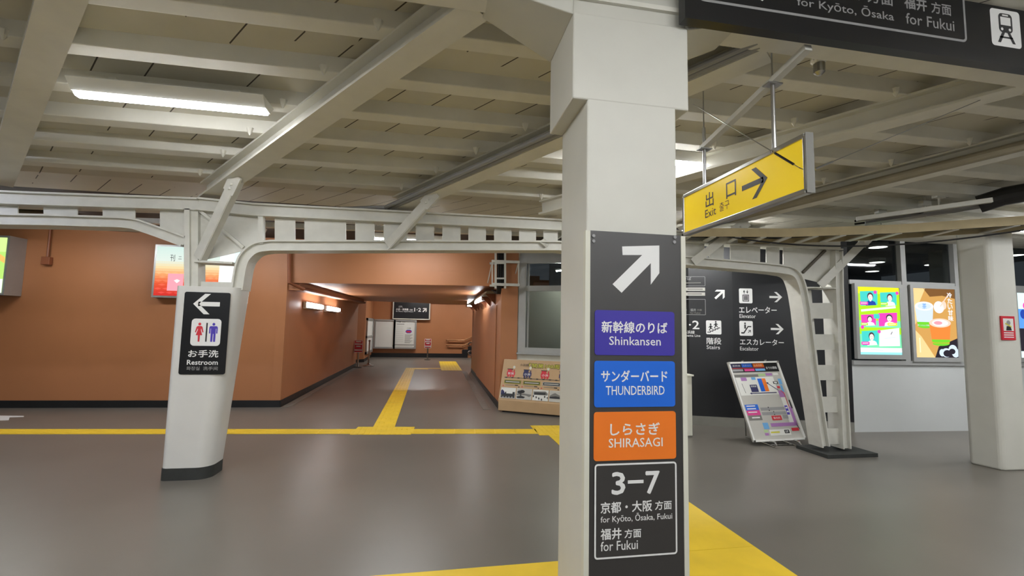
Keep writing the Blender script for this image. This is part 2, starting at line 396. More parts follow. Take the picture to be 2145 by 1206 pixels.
for a in (0.14, 1.56):
    for z0, z1 in ((1.17, 2.25), (2.35, 2.78)): wwbar(mb, a, a + 1.27, z0, z1, -0.032, -0.026, M_GLASS)
mb.build('pane', w)
mb = MB(); wwbar(mb, -.3, 2.9, 1.0, 2.34, -1.12, -1.08, M_BLIND); wwbar(mb, 0.0, 2.9, 0.0, 3.3, -2.6, -2.5, M_ROOM); struct(mb.build('wall_office'))
lo = thing('office_lamp', 'small tube lamp inside the office window above the beige display stand', 'ceiling light', tuple(along(1.0, 2.74, -.3)))
mb = MB(); mb.bar(along(.62, 2.70, -.38), along(1.5, 2.78, -.5), .06, .03, M_LAMP); mb.build('housing', lo)
mb = MB(); mb.bar(along(.64, 2.675, -.38), along(1.48, 2.755, -.5), .035, .02, glow('office_tube', (255, 252, 240), 190)); mb.build('tube', lo)
# black wall (two faces) and its skirting
mb = MB(); seg(mb, (4.30, 7.42), (4.30, 7.10), 0, 3.3, .06, M_BLACKW); struct(mb.build('wall_return'))
BW = [(4.30, 7.10), (4.94, 6.845), (6.69, 6.352)]
mb = MB()
for a, b in zip(BW, BW[1:]): seg(mb, a, b, 0.15, 3.3, 0.1, M_BLACKW)
struct(mb.build('wall_black'))
mb = MB()
for a, b in zip(BW, BW[1:]): seg(mb, a, b, 0, 0.155, 0.10, M_SKIRT)
struct(mb.build('baseboard_black'))
# grey wall with the display windows
GW0, GW1 = Vector((6.69, 6.35, 0)), Vector((13.5, 6.06, 0))
GWD = (GW1 - GW0).normalized(); GWN = Vector((GWD.y, -GWD.x, 0))
def ga(a, z, out=0.0): return GW0 + GWD * a + GWN * out + Vector((0, 0, z))
def gbar(mb, a0, a1, z0, z1, o0, o1, mt):
    mb.hexa([ga(a0, z0, o1), ga(a1, z0, o1), ga(a1, z0, o0), ga(a0, z0, o0), ga(a0, z1, o1), ga(a1, z1, o1), ga(a1, z1, o0), ga(a0, z1, o0)], mt)
GART = dict(O=GW0, U=GWD, V=Vector((0, 0, 1)))
def gpx(px, py, out=0.0):
    o = GW0 + GWN * out
    p = hit(px, py, o, GWN); return ((p - o).dot(GWD), p.z)
mb = MB(); gbar(mb, 0, 6.8, 0, 1.07, -0.12, 0, M_GREYW); gbar(mb, 0, 6.8, 3.22, 3.4, -0.12, 0, M_GFRAME); struct(mb.build('wall_grey'))
posts = [gpx(x, 560)[0] for x in (1889, 2000, 2108)] + [4.6, 5.6, 6.6]
mb = MB()
for a in posts: gbar(mb, a - .045, a + .045, 1.13, 3.22, -0.07, 0.03, M_GFRAME)
gbar(mb, 0, 6.7, 1.06, 1.13, -0.09, 0.035, M_GFRAME)
gbar(mb, 0, 6.7, 2.36, 2.43, -0.06, 0.02, M_GFRAME)
gbar(mb, 0, 6.7, 3.16, 3.23, -0.07, 0.03, M_GFRAME)
w = struct(mb.build('window_2'))
mb = MB(); gbar(mb, 0, 6.7, 1.13, 3.16, -0.05, -0.044, M_GLASS); mb.build('pane', w)
mb = MB(); mb.box(5.0, 15, 13, 13.1, 0, 4, M_ROOM); mb.box(5.0, 15, 6.6, 13, 3.5, 3.6, M_ROOM); struct(mb.build('ceiling_shop'))
for i, (px, py) in enumerate(((1839, 516), (1837, 548), (1827, 567), (1953, 553), (2124, 533))):
    p = onz(px, py, 3.42); r = 0.16
    mb = MB(); mb.lathe((p.x, p.y, 3.40), [(r * 1.15, 0.10), (r * 1.15, 0), (r, 0.0), (r, 0.02)], M_LAMP)
    mb.lathe((p.x, p.y, 3.399), [(r, 0.012), (r, 0.0)], M_SPOT)
    wh = ('topmost left', 'middle left', 'lowest left', 'right-hand', 'far right')[i]
    tag(mb.build('downlight', loc=(p.x, p.y, 3.4)), wh + ' round downlight seen through the dark window above the screens', 'ceiling light', 'downlights behind the screen windows')
p = ony(1975, 560, 8.6)
mb = MB(); mb.box(p.x - .13, p.x + .13, 8.5, 8.8, 0, 3.5, M_CREAM); tag(mb.build('interior_pillar', loc=(p.x, 8.65, 0)), 'pale pillar inside the dark room behind the drinks screen', 'pillar')
# soffit between truss and rear walls; rear and side closing walls
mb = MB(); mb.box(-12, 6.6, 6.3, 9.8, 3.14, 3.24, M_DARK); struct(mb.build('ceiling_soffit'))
mb = MB(); mb.box(-12, 14, -5.2, -5, 0, 4, M_GREYW); struct(mb.build('wall_back'))
mb = MB(); mb.box(-12, -11.8, -5, 9.6, 0, 4, M_GREYW); struct(mb.build('wall_side'))
# roof boards
mb = MB(); lift = 0.27
y0, y1, y2 = -5.0, 2.3, 5.6
for (a, b) in ((y1, y2),):
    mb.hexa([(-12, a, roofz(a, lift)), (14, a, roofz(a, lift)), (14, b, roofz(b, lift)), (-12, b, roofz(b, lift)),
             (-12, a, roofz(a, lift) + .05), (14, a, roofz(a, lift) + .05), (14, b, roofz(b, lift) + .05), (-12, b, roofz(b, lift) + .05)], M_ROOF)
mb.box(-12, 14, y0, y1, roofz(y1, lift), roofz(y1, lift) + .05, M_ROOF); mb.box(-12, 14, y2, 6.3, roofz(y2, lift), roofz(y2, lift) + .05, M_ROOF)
struct(mb.build('ceiling'))

# ================================================================== TACTILE PAVING
def paving(name, label, pts, d, bars=True, pitch=0.075):
    """yellow polygon on the floor with raised bars along direction d, clipped to the outline"""
    mb = MB(); P = [Vector((p[0], p[1])) for p in pts]
    mb.prism([(p.x, p.y, 0.0005) for p in P], (0, 0, 0.0035), M_YEL)
    if bars:
        d = Vector(d).normalized(); n = Vector((-d.y, d.x))
        lo = min(p.dot(n) for p in P); hi = max(p.dot(n) for p in P); c = lo + pitch / 2
        while c < hi:
            xs = []
            for a, b in zip(P, P[1:] + P[:1]):
                fa, fb = a.dot(n) - c, b.dot(n) - c
                if fa * fb < 0: q = a + (b - a) * (fa / (fa - fb)); xs.append(q.dot(d))
            xs.sort()
            for a, b in zip(xs[::2], xs[1::2]):
                a += .02; k = a
                while k < b - .03:          # bars broken at every tile
                    e = min(k + .275, b - .02)
                    A = d * k + n * c; B = d * e + n * c
                    mb.bar((A.x, A.y, .005), (B.x, B.y, .005), .026, .005, M_YEL); k += .30
            c += pitch
    return tag(mb.build(name), label, 'tactile paving', 'yellow tactile paving on the floor')
FA, FB = Vector((-9.0, 7.62)), Vector((1.62, 6.70)); fd = (FB - FA).normalized(); fn = Vector((-fd.y, fd.x)) * .30
pa = lambda v: (v.x, v.y)
jl, jr = [FA + fd * (onz(x, 905).x - FA.x) / fd.x for x in (737, 862)]
paving('tactile_paving', 'yellow guide strip running left from the corridor junction past the tapered column', [pa(FA), pa(jl), pa(jl + fn), pa(FA + fn)], fd)
paving('tactile_paving', 'yellow guide strip between the corridor junction and the big white pillar', [pa(jr), pa(FB), pa(FB + fn), pa(jr + fn)], fd)
paving('tactile_paving', 'yellow warning block where the corridor strip meets the cross strip', [pa(jl - fn * .15), pa(jr - fn * .15), pa(jr + fn * 1.5), pa(jl + fn * 1.5)], (0, 1))
cs = jl * .5 + jr * .5
paving('tactile_paving', 'long yellow guide strip running up the middle of the orange corridor', [(-.79, jl.y + .42), (-.47, jl.y + .40), (-.47, 17.2), (-.79, 17.2)], (0, 1))
paving('tactile_paving', 'short yellow strip turning right at the far end of the corridor', [(-.47, 16.7), (.0, 16.7), (.0, 16.95), (.46, 16.95), (.46, 17.2), (-.47, 17.2)], (1, 0), False)
paving('tactile_paving', 'yellow warning block in front of the stairs at the end of the corridor', [(.46, 16.3), (1.18, 16.3), (1.18, 20.4), (.46, 20.4)], (0, 1), pitch=.11)
paving('tactile_paving', 'yellow block ending the cross strip at the left edge of the big white pillar', [(1.62, 6.6), (2.37, 6.55), (2.37, 7.2), (1.62, 7.25)], (0, 1))
paving('tactile_paving', 'broad yellow strip on the floor right of the big white pillar', [(1.75, 3.10), (2.37, 3.10), (2.37, 6.55), (1.75, 6.6)], (0, 1), False)
paving('tactile_paving', 'wide yellow strip in the foreground crossing behind the foot of the big white pillar', [(-4, 2.45), (2.37, 2.45), (2.37, 3.098), (.95, 3.09), (-.3, 3.072), (-4, 3.05)], (1, 0), False)
mb = MB(); a = Art(mb, (0, 0, 0.001), (1, 0, 0), (0, 1, 0))
q = [onz(*p) for p in ((-30, 870), (50, 871), (50, 873), (20, 874), (18, 880), (-30, 882))]
mb.prism([(p.x, p.y, .0005) for p in q], (0, 0, .002), M_WPR); tag(mb.build('floor_sticker'), 'small white sticker on the grey floor at the left edge', 'sticker')

# ================================================================== ROOF STEEL
def roofbeam(label, pa_, pb_, ext0=0.0, ext1=0.0, w=0.18, h=0.17):
    A = onroof(*pa_); B = onroof(*pb_); d = (B - A).normalized(); A = A - d * ext0; B = B + d * ext1
    t = thing('roof_beam', label, 'beam', tuple(A), 'diagonal roof beams')
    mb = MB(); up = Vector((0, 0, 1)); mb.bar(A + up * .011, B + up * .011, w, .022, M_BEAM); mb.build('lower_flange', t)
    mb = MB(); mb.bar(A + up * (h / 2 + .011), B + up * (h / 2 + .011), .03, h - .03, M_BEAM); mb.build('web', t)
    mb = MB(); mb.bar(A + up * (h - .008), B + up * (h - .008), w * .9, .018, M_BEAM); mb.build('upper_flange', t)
    return t, A, B, d
GY0, GY1 = 2.10, 2.31
BPX = [((130, 0), (10, 358), 'diagonal white roof beam at the far left of the frame', .45, .5),
       ((1000, 22), (460, 400), 'diagonal white roof beam right of the long lit lamp, ending over the tapered column', .0, .35),
       ((1175, 300), (850, 437), 'diagonal white roof beam passing behind the big white pillar on its left', 1.55, .15),
       ((2040, 215), (1420, 378), 'diagonal white roof beam passing above the yellow exit sign', .25, 1.6),
       ((2145, 320), (1600, 452), 'diagonal white roof beam carrying the taupe pipe at the right', 1.1, .6)]
BEAMS = []
for a, b, lb, e0, e1 in BPX: BEAMS.append(roofbeam(lb, a, b, e0, e1))
# girder along the near column line
mb = MB(); gz = 3.28
t = thing('roof_girder', 'large ivory girder crossing the top of the frame above the big white pillar', 'beam', (0, 2.31, gz))
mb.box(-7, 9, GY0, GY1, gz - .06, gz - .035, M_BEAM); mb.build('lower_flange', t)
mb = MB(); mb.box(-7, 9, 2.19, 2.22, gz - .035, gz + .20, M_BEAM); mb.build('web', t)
# purlins
PY = [2.78, 3.26, 3.72, 4.19, 4.65, 5.12]
names = ['first roof purlin beyond the girder, nearest the top of the frame', 'second roof purlin beyond the girder, just above the long lit lamp',
         'third roof purlin beyond the girder, carrying the lit lamps', 'fourth roof purlin beyond the girder, just below the long lit lamp',
         'fifth roof purlin beyond the girder, second nearest the truss', 'sixth roof purlin beyond the girder, nearest the truss']
for y, lb in zip(PY, names):
    z = roofz(y, .165); mb = MB()
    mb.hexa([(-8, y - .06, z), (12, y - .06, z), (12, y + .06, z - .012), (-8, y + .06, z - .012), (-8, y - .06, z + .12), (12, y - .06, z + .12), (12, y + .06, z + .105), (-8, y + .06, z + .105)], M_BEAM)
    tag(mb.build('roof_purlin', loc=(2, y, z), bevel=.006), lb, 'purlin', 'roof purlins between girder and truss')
# cleats where purlins cross the beams
for t, A, B, d in BEAMS:
    for y in PY:
        if not (min(A.y, B.y) + .1 < y < max(A.y, B.y) - .1): continue
        k = (y - A.y) / (B.y - A.y); p = A + (B - A) * k + Vector((-.16, 0, .15))
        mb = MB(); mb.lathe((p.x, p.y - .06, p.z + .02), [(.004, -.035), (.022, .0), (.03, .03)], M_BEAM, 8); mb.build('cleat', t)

# ================================================================== PORTAL TRUSS
TY = 5.2
def tz(px, py): p = ony(px, py, TY); return Vector((p.x, p.z))
def offs(path, h):
    L, Rr = [], []
    for i, p in enumerate(path):
        d = (path[min(i + 1, len(path) - 1)] - path[max(i - 1, 0)]).normalized(); n = Vector((-d.y, d.x))
        L.append(p + n * h); Rr.append(p - n * h)
    return L, Rr
def strip(mb, path, h0, h1, y0, y1, mt):     # band between offsets h0 and h1 of an XZ path, y0..y1
    A, _ = offs(path, h0); B, _ = offs(path, h1); n = len(path)
    for i in range(n - 1):
        c = [A[i], A[i + 1], B[i + 1], B[i]]
        mb.hexa([(p.x, y0, p.y) for p in c] + [(p.x, y1, p.y) for p in c], mt)
def chord(name, path, h, parent, hs=None):
    mb = MB()
    strip(mb, path, -h, h, TY + .03, TY + .17, M_WHITE)
    strip(mb, path, h - .012, h + .006, TY - .01, TY + .21, M_WHITE)
    strip(mb, path, -h - .006, -h + .012, TY - .01, TY + .21, M_WHITE)
    return mb.build(name, parent)
def smooth(path, it=2):
    for _ in range(it):
        q = [path[0]]
        for a, b in zip(path, path[1:]): q += [a * .75 + b * .25, a * .25 + b * .75]
        path = q + [path[-1]]
    return path
truss = thing('portal_truss', 'white riveted steel portal truss from the tapered column to the battened leg', 'steel truss', (1.5, TY + .1, 0))
top = [tz(*p) for p in ((412, 426), (530, 438), (850, 454), (1170, 470), (1435, 495), (1765, 513))]
chord('top_chord', top, .062, truss)
left_leg = smooth([tz(*p) for p in ((496, 606), (500, 580), (504, 556), (512, 536), (534, 517), (566, 513.5))], 2)
mid = [tz(*p) for p in ((900, 513.5), (1170, 514), (1435, 545), (1600, 559))]
right_leg = smooth([tz(*p) for p in ((1630, 562), (1668, 568), (1682, 600), (1690, 650))], 2) + [tz(1703, 760), tz(1730, 936)]
chord('bottom_chord', left_leg + mid + right_leg, .052, truss)
pr = [tz(1757, 525), tz(1758, 600), tz(1774, 940)]
chord('outer_leg', pr, .055, truss)
mb = MB(); strip(mb, [tz(398, 437), tz(398, 606)], -.066, .066, TY + .02, TY + .18, M_WHITE); strip(mb, [tz(398, 437), tz(398, 606)], -.05, .0, TY - .01, TY + .05, M_WHITE); mb.build('post', truss)
def plate(px0, px1, yt0, yt1, yb0, yb1, y=TY + .075, th=.012):
    mb = MB(); c = [tz(px0, yt0), tz(px1, yt1), tz(px1, yb1), tz(px0, yb0)]
    mb.prism([(p.x, y, p.y) for p in c], (0, th, 0), M_WHITE)
    return mb
def ytop(x):
    pts = ((412, 426), (530, 438), (850, 454), (1170, 470), (1435, 495), (1765, 513))
    for (a, b), (c, d) in zip(pts, pts[1:]):
        if x <= c: return b + (d - b) * (x - a) / (c - a)
    return 513
def ybot(x):
    pts = ((412, 513.5), (900, 513.5), (1170, 514), (1435, 545), (1600, 559), (1765, 570))
    for (a, b), (c, d) in zip(pts, pts[1:]):
        if x <= c: return b + (d - b) * (x - a) / (c - a)
    return 570
gaps = [(150, 210), (340, 398), (662, 720), (842, 900), (1048, 1103), (1220, 1272), (1387, 1437), (1548, 1600), (1710, 1758), (1865, 1912)]
gaps = [(500 + a / 2.979, 500 + b / 2.979) for a, b in gaps] + [(1172, 1190), (1232, 1248), (1292, 1307), (1350, 1364), (1426, 1440), (1483, 1493), (1524, 1538), (1601, 1614), (1642, 1650)]
for (a, b), (c, d) in zip(gaps, gaps[1:]):
    plate(b, c, ytop(b), ytop(c), ybot(b), ybot(c)).build('web_plate', truss)
mb = plate(408, 550, 432, 440, 545, 512); mb.build('gusset_plate', truss)
mb = MB(); p = [tz(408, 545), tz(488, 549)]; mb.hexa([(p[0].x, TY - .02, p[0].y - .02), (p[1].x, TY - .02, p[1].y - .02), (p[1].x, TY + .2, p[1].y - .02), (p[0].x, TY + .2, p[0].y - .02), (p[0].x, TY - .02, p[0].y), (p[1].x, TY - .02, p[1].y), (p[1].x, TY + .2, p[1].y), (p[0].x, TY + .2, p[0].y)], M_WHITE); mb.build('gusset_ledge', truss)
plate(406, 482, 588, 590, 608, 608).build('batten', truss)
mb = MB(); a, b = tz(545, 447), tz(545, 510); mb.bar((a.x, TY + .03, a.y), (b.x, TY + .03, b.y), .05, .05, M_WHITE); mb.build('end_post', truss)
mb = MB(); a, b = tz(414, 438), tz(507, 517); mb.bar((a.x, TY + .04, a.y), (b.x, TY + .04, b.y), .02, .03, M_WHITE); mb.build('diagonal_stay', truss)
plate(1650, 1768, 505, 513, 572, 600).build('gusset_plate', truss)
mb = MB(); p = [tz(1700, 601), tz(1750, 603)]; mb.box(p[0].x, p[1].x, TY - .02, TY + .2, p[0].y - .012, p[0].y, M_WHITE); mb.build('gusset_ledge', truss)
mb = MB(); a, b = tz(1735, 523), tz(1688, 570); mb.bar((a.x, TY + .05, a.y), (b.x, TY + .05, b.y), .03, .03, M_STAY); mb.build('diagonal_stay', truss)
# battens of the right leg
for i, (y0, y1, xl, xr) in enumerate(((600, 602, 1690, 1758), (634, 667, 1700, 1750), (700, 733, 1712, 1755), (765, 797, 1722, 1758), (832, 865, 1732, 1760), (899, 932, 1736, 1764))):
    mb = plate(xl - 4, xr + 8, y0, y0, y1, y1, TY + .05, .015); mb.build('batten', truss)
mb = MB(); strip(mb, [tz(1716, 606), tz(1741, 870)], -.03, .03, TY + .16, TY + .18, M_WHITE); mb.build('rear_angle', truss)
mb = MB(); mb.box(4.92, 5.66, 5.06, 5.56, 0, .045, M_RUBBER); mb.build('base_plate', truss)
mb = MB(); a, b = ony(300, 463, 6.9), ony(1190, 492, 6.9); d = (b - a); mb.bar(a - d * .1, b + d * .6, .09, .07, M_WHITE); tag(mb.build('rear_beam', loc=tuple(a)), 'long white beam glimpsed through the gaps of the portal truss', 'beam')
# left truss
lt = thing('side_truss', 'white steel truss continuing left from the tapered column, with a drooping lower chord', 'steel truss', (-3.4, TY + .1, 0))
ta, tb_ = tz(-80, 409), tz(-80, 457)
chord('top_chord', [Vector((-9.5, ta.y - .02)), ta, tz(60, 415), tz(366, 425), tz(412, 427)], .06, lt)
chord('bottom_chord', [Vector((-9.5, tb_.y - .02)), tb_, tz(100, 460)] + smooth([tz(190, 463), tz(268, 465), tz(300, 474), tz(384, 505)], 2), .05, lt)
ybl = lambda x: 459 + max(0, x - 280) * .42
for k in range(9):
    mb = MB(); x = ta.x - .02 - k * .58; mb.box(x - .33, x, TY + .075, TY + .087, tb_.y, ta.y, M_WHITE); mb.build('web_plate', lt)
for a, b in ((-40, 23), (78, 150), (204, 273), (326, 386)):
    plate(a, b, 413 + a * .028, 413 + b * .028, ybl(a), ybl(b)).build('web_plate', lt)
# struts from the truss up to the roof beams
for i, (fp, tp, lb) in enumerate((((414, 540), (492, 374), 'white angle strut rising from the tapered column head to the roof beam'),
                              ((812, 514), (908, 408), 'white angle strut above the corridor mouth, left of the ladder rack'),
                              ((1136, 512), (1182, 480), 'white angle strut half hidden behind the left edge of the big white pillar'),
                              ((1452, 549), (1560, 468), 'white angle strut just right of the big white pillar under the exit sign'),
                              ((1718, 598), (1820, 496), 'white angle strut rising from the right battened leg'))):
    A = ony(*fp, 5.19); B = onroof(*tp, -.01)
    t = thing('roof_strut', lb, 'strut', tuple(A), 'struts between truss and roof beams')
    mb = MB(); up = Vector((0, -1, .3)); mb.bar(A, B, .10, .012, M_WHITE, up); d = (B - A).normalized(); sd = d.cross(up).normalized()
    mb.bar(A + sd * .045 + Vector((0, .04, 0)), B + sd * .045 + Vector((0, .04, 0)), .012, .09, M_WHITE, up); mb.build('angle_bar', t)
    mb = MB(); mb.bar(B - d * .16, B + d * .04, .13, .02, M_WHITE, up)
    bp_ = mb.build('bolted_plate', t)
    for k in (-.12, -.07): mb = MB(); mb.lathe(B + d * k + Vector((0, -.012, -.0)), [(.014, -.01), (.012, .01)], M_WHITE, 8); mb.build('bolt', bp_)

# ================================================================== TAPERED COLUMN JACKET AND ITS SIGN
jk = thing('tapered_column', 'white tapered column casing with a black restroom sign, dark band at its foot', 'column', (-2.28, 5.3, 0))
def stadium(x0, x1, y0, y1, z, r=.13, n=6):
    out = []
    for cx, cy, a in ((x1 - r, y0 + r, -90), (x1 - r, y1 - r, 0), (x0 + r * .45, y1 - r * .45, 90), (x0 + r * .45, y0 + r * .45, 180)):
        rr_ = r if cx > (x0 + x1) / 2 else r * .45
        for k in range(n + 1):
            t = math.radians(a + 90 * k / n); out.append(Vector((cx + rr_ * math.cos(t), cy + rr_ * math.sin(t), z)))
    return out
def jx1(z): return -2.085 + (z - .12) * .082
JY0, JY1 = 5.10, 5.50
mb = MB(); mb.loft([stadium(-2.525, jx1(z), JY0, JY1, z) for z in (.115, .5, 1.0, 1.5, 1.885, 1.90)], M_JACKET); mb.build('casing', jk, smooth=True)
mb = MB(); mb.loft([stadium(-2.53, jx1(.1) + .0, JY0 - .006, JY1 + .006, z) for z in (0, .115)], M_RUBBER); mb.build('foot_band', jk, smooth=True)
rs = thing('restroom_sign', 'black restroom sign with left arrow and red and blue figures on the tapered column', 'sign', (-2.3, JY0, 1.4))
mb = MB(); A = Art(mb, (0, JY0 - .008, 0), (1, 0, 0), (0, 0, 1))
B = (A.uv(380, 700)[0], A.uv(423, 784)[1], A.uv(477, 700)[0], A.uv(434, 612)[1])
mb.prism([A.p(u, v, 0) for u, v in A.rr(B, .02)], (0, .007, 0), M_BLK)
A.arrow(*upt(B, .49, .145), .245, 180, M_WPR, 1)
A.rrect(ubox(B, .20, .325, .845, .655), .035, M_WPR, 1)
def woman(A, b, m, L=2):
    c = upt(b, .5, .07); A.disc(c[0], c[1], (b[2] - b[0]) * .17, (b[3] - b[1]) * .075, m, L)
    A.poly([upt(b, *p) for p in ((.3, .17), (.7, .17), (.85, .22), (1.0, .5), (.88, .52), (.7, .3), (.68, .38), (.88, .66), (.62, .66), (.6, 1), (.4, 1), (.38, .66), (.12, .66), (.32, .38), (.3, .3), (.12, .52), (0, .5), (.15, .22))], m, L)
def man(A, b, m, L=2):
    c = upt(b, .5, .07); A.disc(c[0], c[1], (b[2] - b[0]) * .17, (b[3] - b[1]) * .075, m, L)
    A.poly([upt(b, *p) for p in ((.1, .17), (.9, .17), (1, .24), (1, .56), (.84, .56), (.84, .3), (.79, .3), (.79, 1), (.55, 1), (.53, .58), (.47, .58), (.45, 1), (.21, 1), (.21, .3), (.16, .3), (.16, .56), (0, .56), (0, .24))], m, L)
woman(A, ubox(B, .285, .375, .47, .605), M_RED); man(A, ubox(B, .59, .375, .775, .605), M_INDIGO)
A.line(upt(B, .535, .375), upt(B, .535, .605), .014, M_INK, 2)
A.text('お手洗', ubox(B, .175, .705, .83, .795), M_WPR, 1, .02)
A.text('Restroom', ubox(B, .165, .825, .83, .885), M_WPR, 1, .02)
A.text('화장실', ubox(B, .165, .905, .445, .95), M_GPR, 1, .01); A.text('洗手间', ubox(B, .52, .905, .835, .95), M_GPR, 1, .01)
mb.build('sign_face', rs)

# ================================================================== BIG WHITE PILLAR
pl_ = thing('square_pillar', 'big white square pillar in the foreground carrying the train direction board', 'column', (.97, 2.32, 0))
PX0, PX1, PYF, PYB = .735, 1.213, 2.10, 2.54
mb = MB(); mb.box(PX0, PX1, PYF, PYB, 0, 3.12, M_PILLAR); mb.build('shaft', pl_, bevel=.008)
mb = MB(); mb.box(.658, 1.286, PYF - .002, PYB + .002, 2.686, 3.14, M_PILLAR); mb.build('capital', pl_, bevel=.008)
mb = MB()   # haunches that widen into the girder on either side
mb.hexa([(.225, PYF + .01, 3.222), (.659, PYF, 3.128), (.659, PYB, 3.128), (.225, 2.36, 3.222), (.225, PYF + .01, 3.45), (.659, PYF, 3.45), (.659, PYB, 3.45), (.225, 2.36, 3.45)], M_PILLAR)
mb.hexa([(1.285, PYF, 3.128), (1.62, PYF + .01, 3.222), (1.62, 2.36, 3.222), (1.285, PYB, 3.128), (1.285, PYF, 3.4), (1.62, PYF + .01, 3.4), (1.62, 2.36, 3.4), (1.285, PYB, 3.4)], M_PILLAR)
mb.box(.66, 1.285, PYF + .02, PYB - .02, 3.10, 3.42, M_PILLAR); mb.build('haunch', pl_, bevel=.006)
bd = thing('direction_board', 'tall charcoal direction board with arrow and coloured train name plates on the big white pillar', 'sign', (.98, PYF, 0))
FY = PYF - .022
mb = MB(); A = Art(mb, (0, FY, 0), (1, 0, 0), (0, 0, 1))
PB = (.746, .12, 1.218, 2.022)
mb.prism([A.p(*q, 0) for q in ((PB[0], PB[1]), (PB[2], PB[1]), (PB[2], PB[3]), (PB[0], PB[3]))], (0, .018, 0), M_PANEL)
A.poly([A.uv(*p) for p in ((1303, 516), (1381, 514), (1381, 572), (1363, 596), (1363, 551), (1302, 613), (1283, 595), (1345, 534), (1304, 534))], M_WPR, 1)
bpan = mb.build('board_panel', bd)
mb = MB(); mb.box(.722, .746, FY - .003, PYF + .01, .10, 2.02, M_CREAM); mb.build('edge_trim', bd)
mb = MB(); mb.box(1.219, 1.243, FY - .003, PYF + .01, .10, 2.02, M_CREAM); mb.build('edge_trim', bd)
for px, py in ((1243, 494), (1243, 505), (1412, 507), (1413, 497)):
    p = ony(px, py, FY); mb = MB(); mb.tube([(p.x, FY, p.z), (p.x, FY - .006, p.z)], .008, M_GPR, 10); mb.build('screw', bpan)
def plate_on(name, pxb, mt, texts, r=.014):
    mb = MB(); P = Art(mb, (0, FY - .004, 0), (1, 0, 0), (0, 0, 1)); b = P.bx(*pxb)
    mb.prism([P.p(u, v, 0) for u, v in P.rr(b, r)], (0, .0036, 0), mt)
    for tx, tb, bold in texts: P.text(tx, P.bx(*tb), M_WPR, 1, bold)
    return mb, P, b
mb, P, b = plate_on('p', (1246, 651, 1413, 744), M_PURP, [('新幹線のりば', (1260, 673, 1398, 698), .02), ('Shinkansen', (1276, 705, 1384, 723), .008)]); mb.build('violet_plate', bd)
mb, P, b = plate_on('p', (1245, 756, 1414, 852), M_BLUE, [('サンダーバード', (1259, 775, 1398, 800), .02), ('THUNDERBIRD', (1269, 808, 1392, 827), .008)]); mb.build('blue_plate', bd)
mb, P, b = plate_on('p', (1244, 862, 1416, 963), M_ORNG, [('しらさぎ', (1278, 885, 1382, 911), .02), ('SHIRASAGI', (1275, 917, 1388, 936), .008)]); mb.build('orange_plate', bd)
mb, P, b = plate_on('p', (1245, 969, 1418, 1166), M_PANEL, [('3', (1281, 988, 1310, 1036), .025), ('–', (1315, 1005, 1348, 1012), .03), ('7', (1352, 986, 1382, 1034), .025),
    ('京都・大阪', (1258, 1049, 1366, 1073), .02), ('方面', (1372, 1048, 1407, 1067), .016), ('for Kyōto, Ōsaka, Fukui', (1258, 1074, 1408, 1094), .006),
    ('福井', (1258, 1106, 1302, 1130), .02), ('方面', (1308, 1107, 1343, 1126), .016), ('for Fukui', (1258, 1132, 1336, 1152), .008)])
P.ring(b, .016, .008, M_WPR, 1); mb.build('platform_plate', bd)

# overhead black sign right of the pillar
oh = thing('overhead_sign', 'long black overhead direction sign cut by the top right corner of the frame', 'sign', (2.4, 2.05, 3.3))
OY = 2.02
mb = MB(); A = Art(mb, (0, OY, 0), (1, 0, 0), (0, 0, 1))
mb.box(1.225, 3.75, OY, OY + .06, 3.135, 3.62, M_BLK)
R_ = (1.30, 3.238, 3.0, 3.56); A.ring(R_, .03, .014, M_GPR, 1)
A.text('3–7', (1.36, 3.29, 1.76, 3.50), M_WPR, 1, .02)
A.text('京都・大阪', (1.88, 3.385, 2.28, 3.47), M_GPR, 1, .02); A.text('方面', (2.33, 3.385, 2.50, 3.455), M_GPR, 1, .016)
A.text('for Kyōto, Ōsaka', (1.88, 3.285, 2.50, 3.36), M_GPR, 1, .006)
A.text('福井', (2.575, 3.385, 2.73, 3.47), M_GPR, 1, .02); A.text('方面', (2.76, 3.385, 2.90, 3.455), M_GPR, 1, .016)
A.text('for Fukui', (2.58, 3.295, 2.915, 3.36), M_GPR, 1, .008)
tb = (3.18, 3.25, 3.40, 3.48); A.rrect(tb, .022, M_WPR, 1)
A.rrect(ubox(tb, .27, .1, .73, .62), .025, M_INK, 2); A.rect(ubox(tb, .33, .2, .67, .42), M_WPR, 3); A.rect(ubox(tb, .4, .13, .6, .17), M_WPR, 3)
A.disc(*upt(tb, .37, .53), .009, .009, M_WPR, 3); A.disc(*upt(tb, .63, .53), .009, .009, M_WPR, 3)
for s in (0, 1):
    f = (lambda x: x) if s == 0 else (lambda x: 1 - x)
    A.poly([upt(tb, f(.36), .62), upt(tb, f(.46), .62), upt(tb, f(.3), .9), upt(tb, f(.2), .9)], M_INK, 2)
A.line(upt(tb, .28, .75), upt(tb, .72, .75), .01, M_INK, 2)
mb.build('sign_box', oh)
for x in (1.6, 3.3):
    mb = MB(); mb.tube([(x, OY + .03, 3.6), (x, OY + .03, 3.66)], .012, M_STEEL); mb.build('hanger_rod', oh)

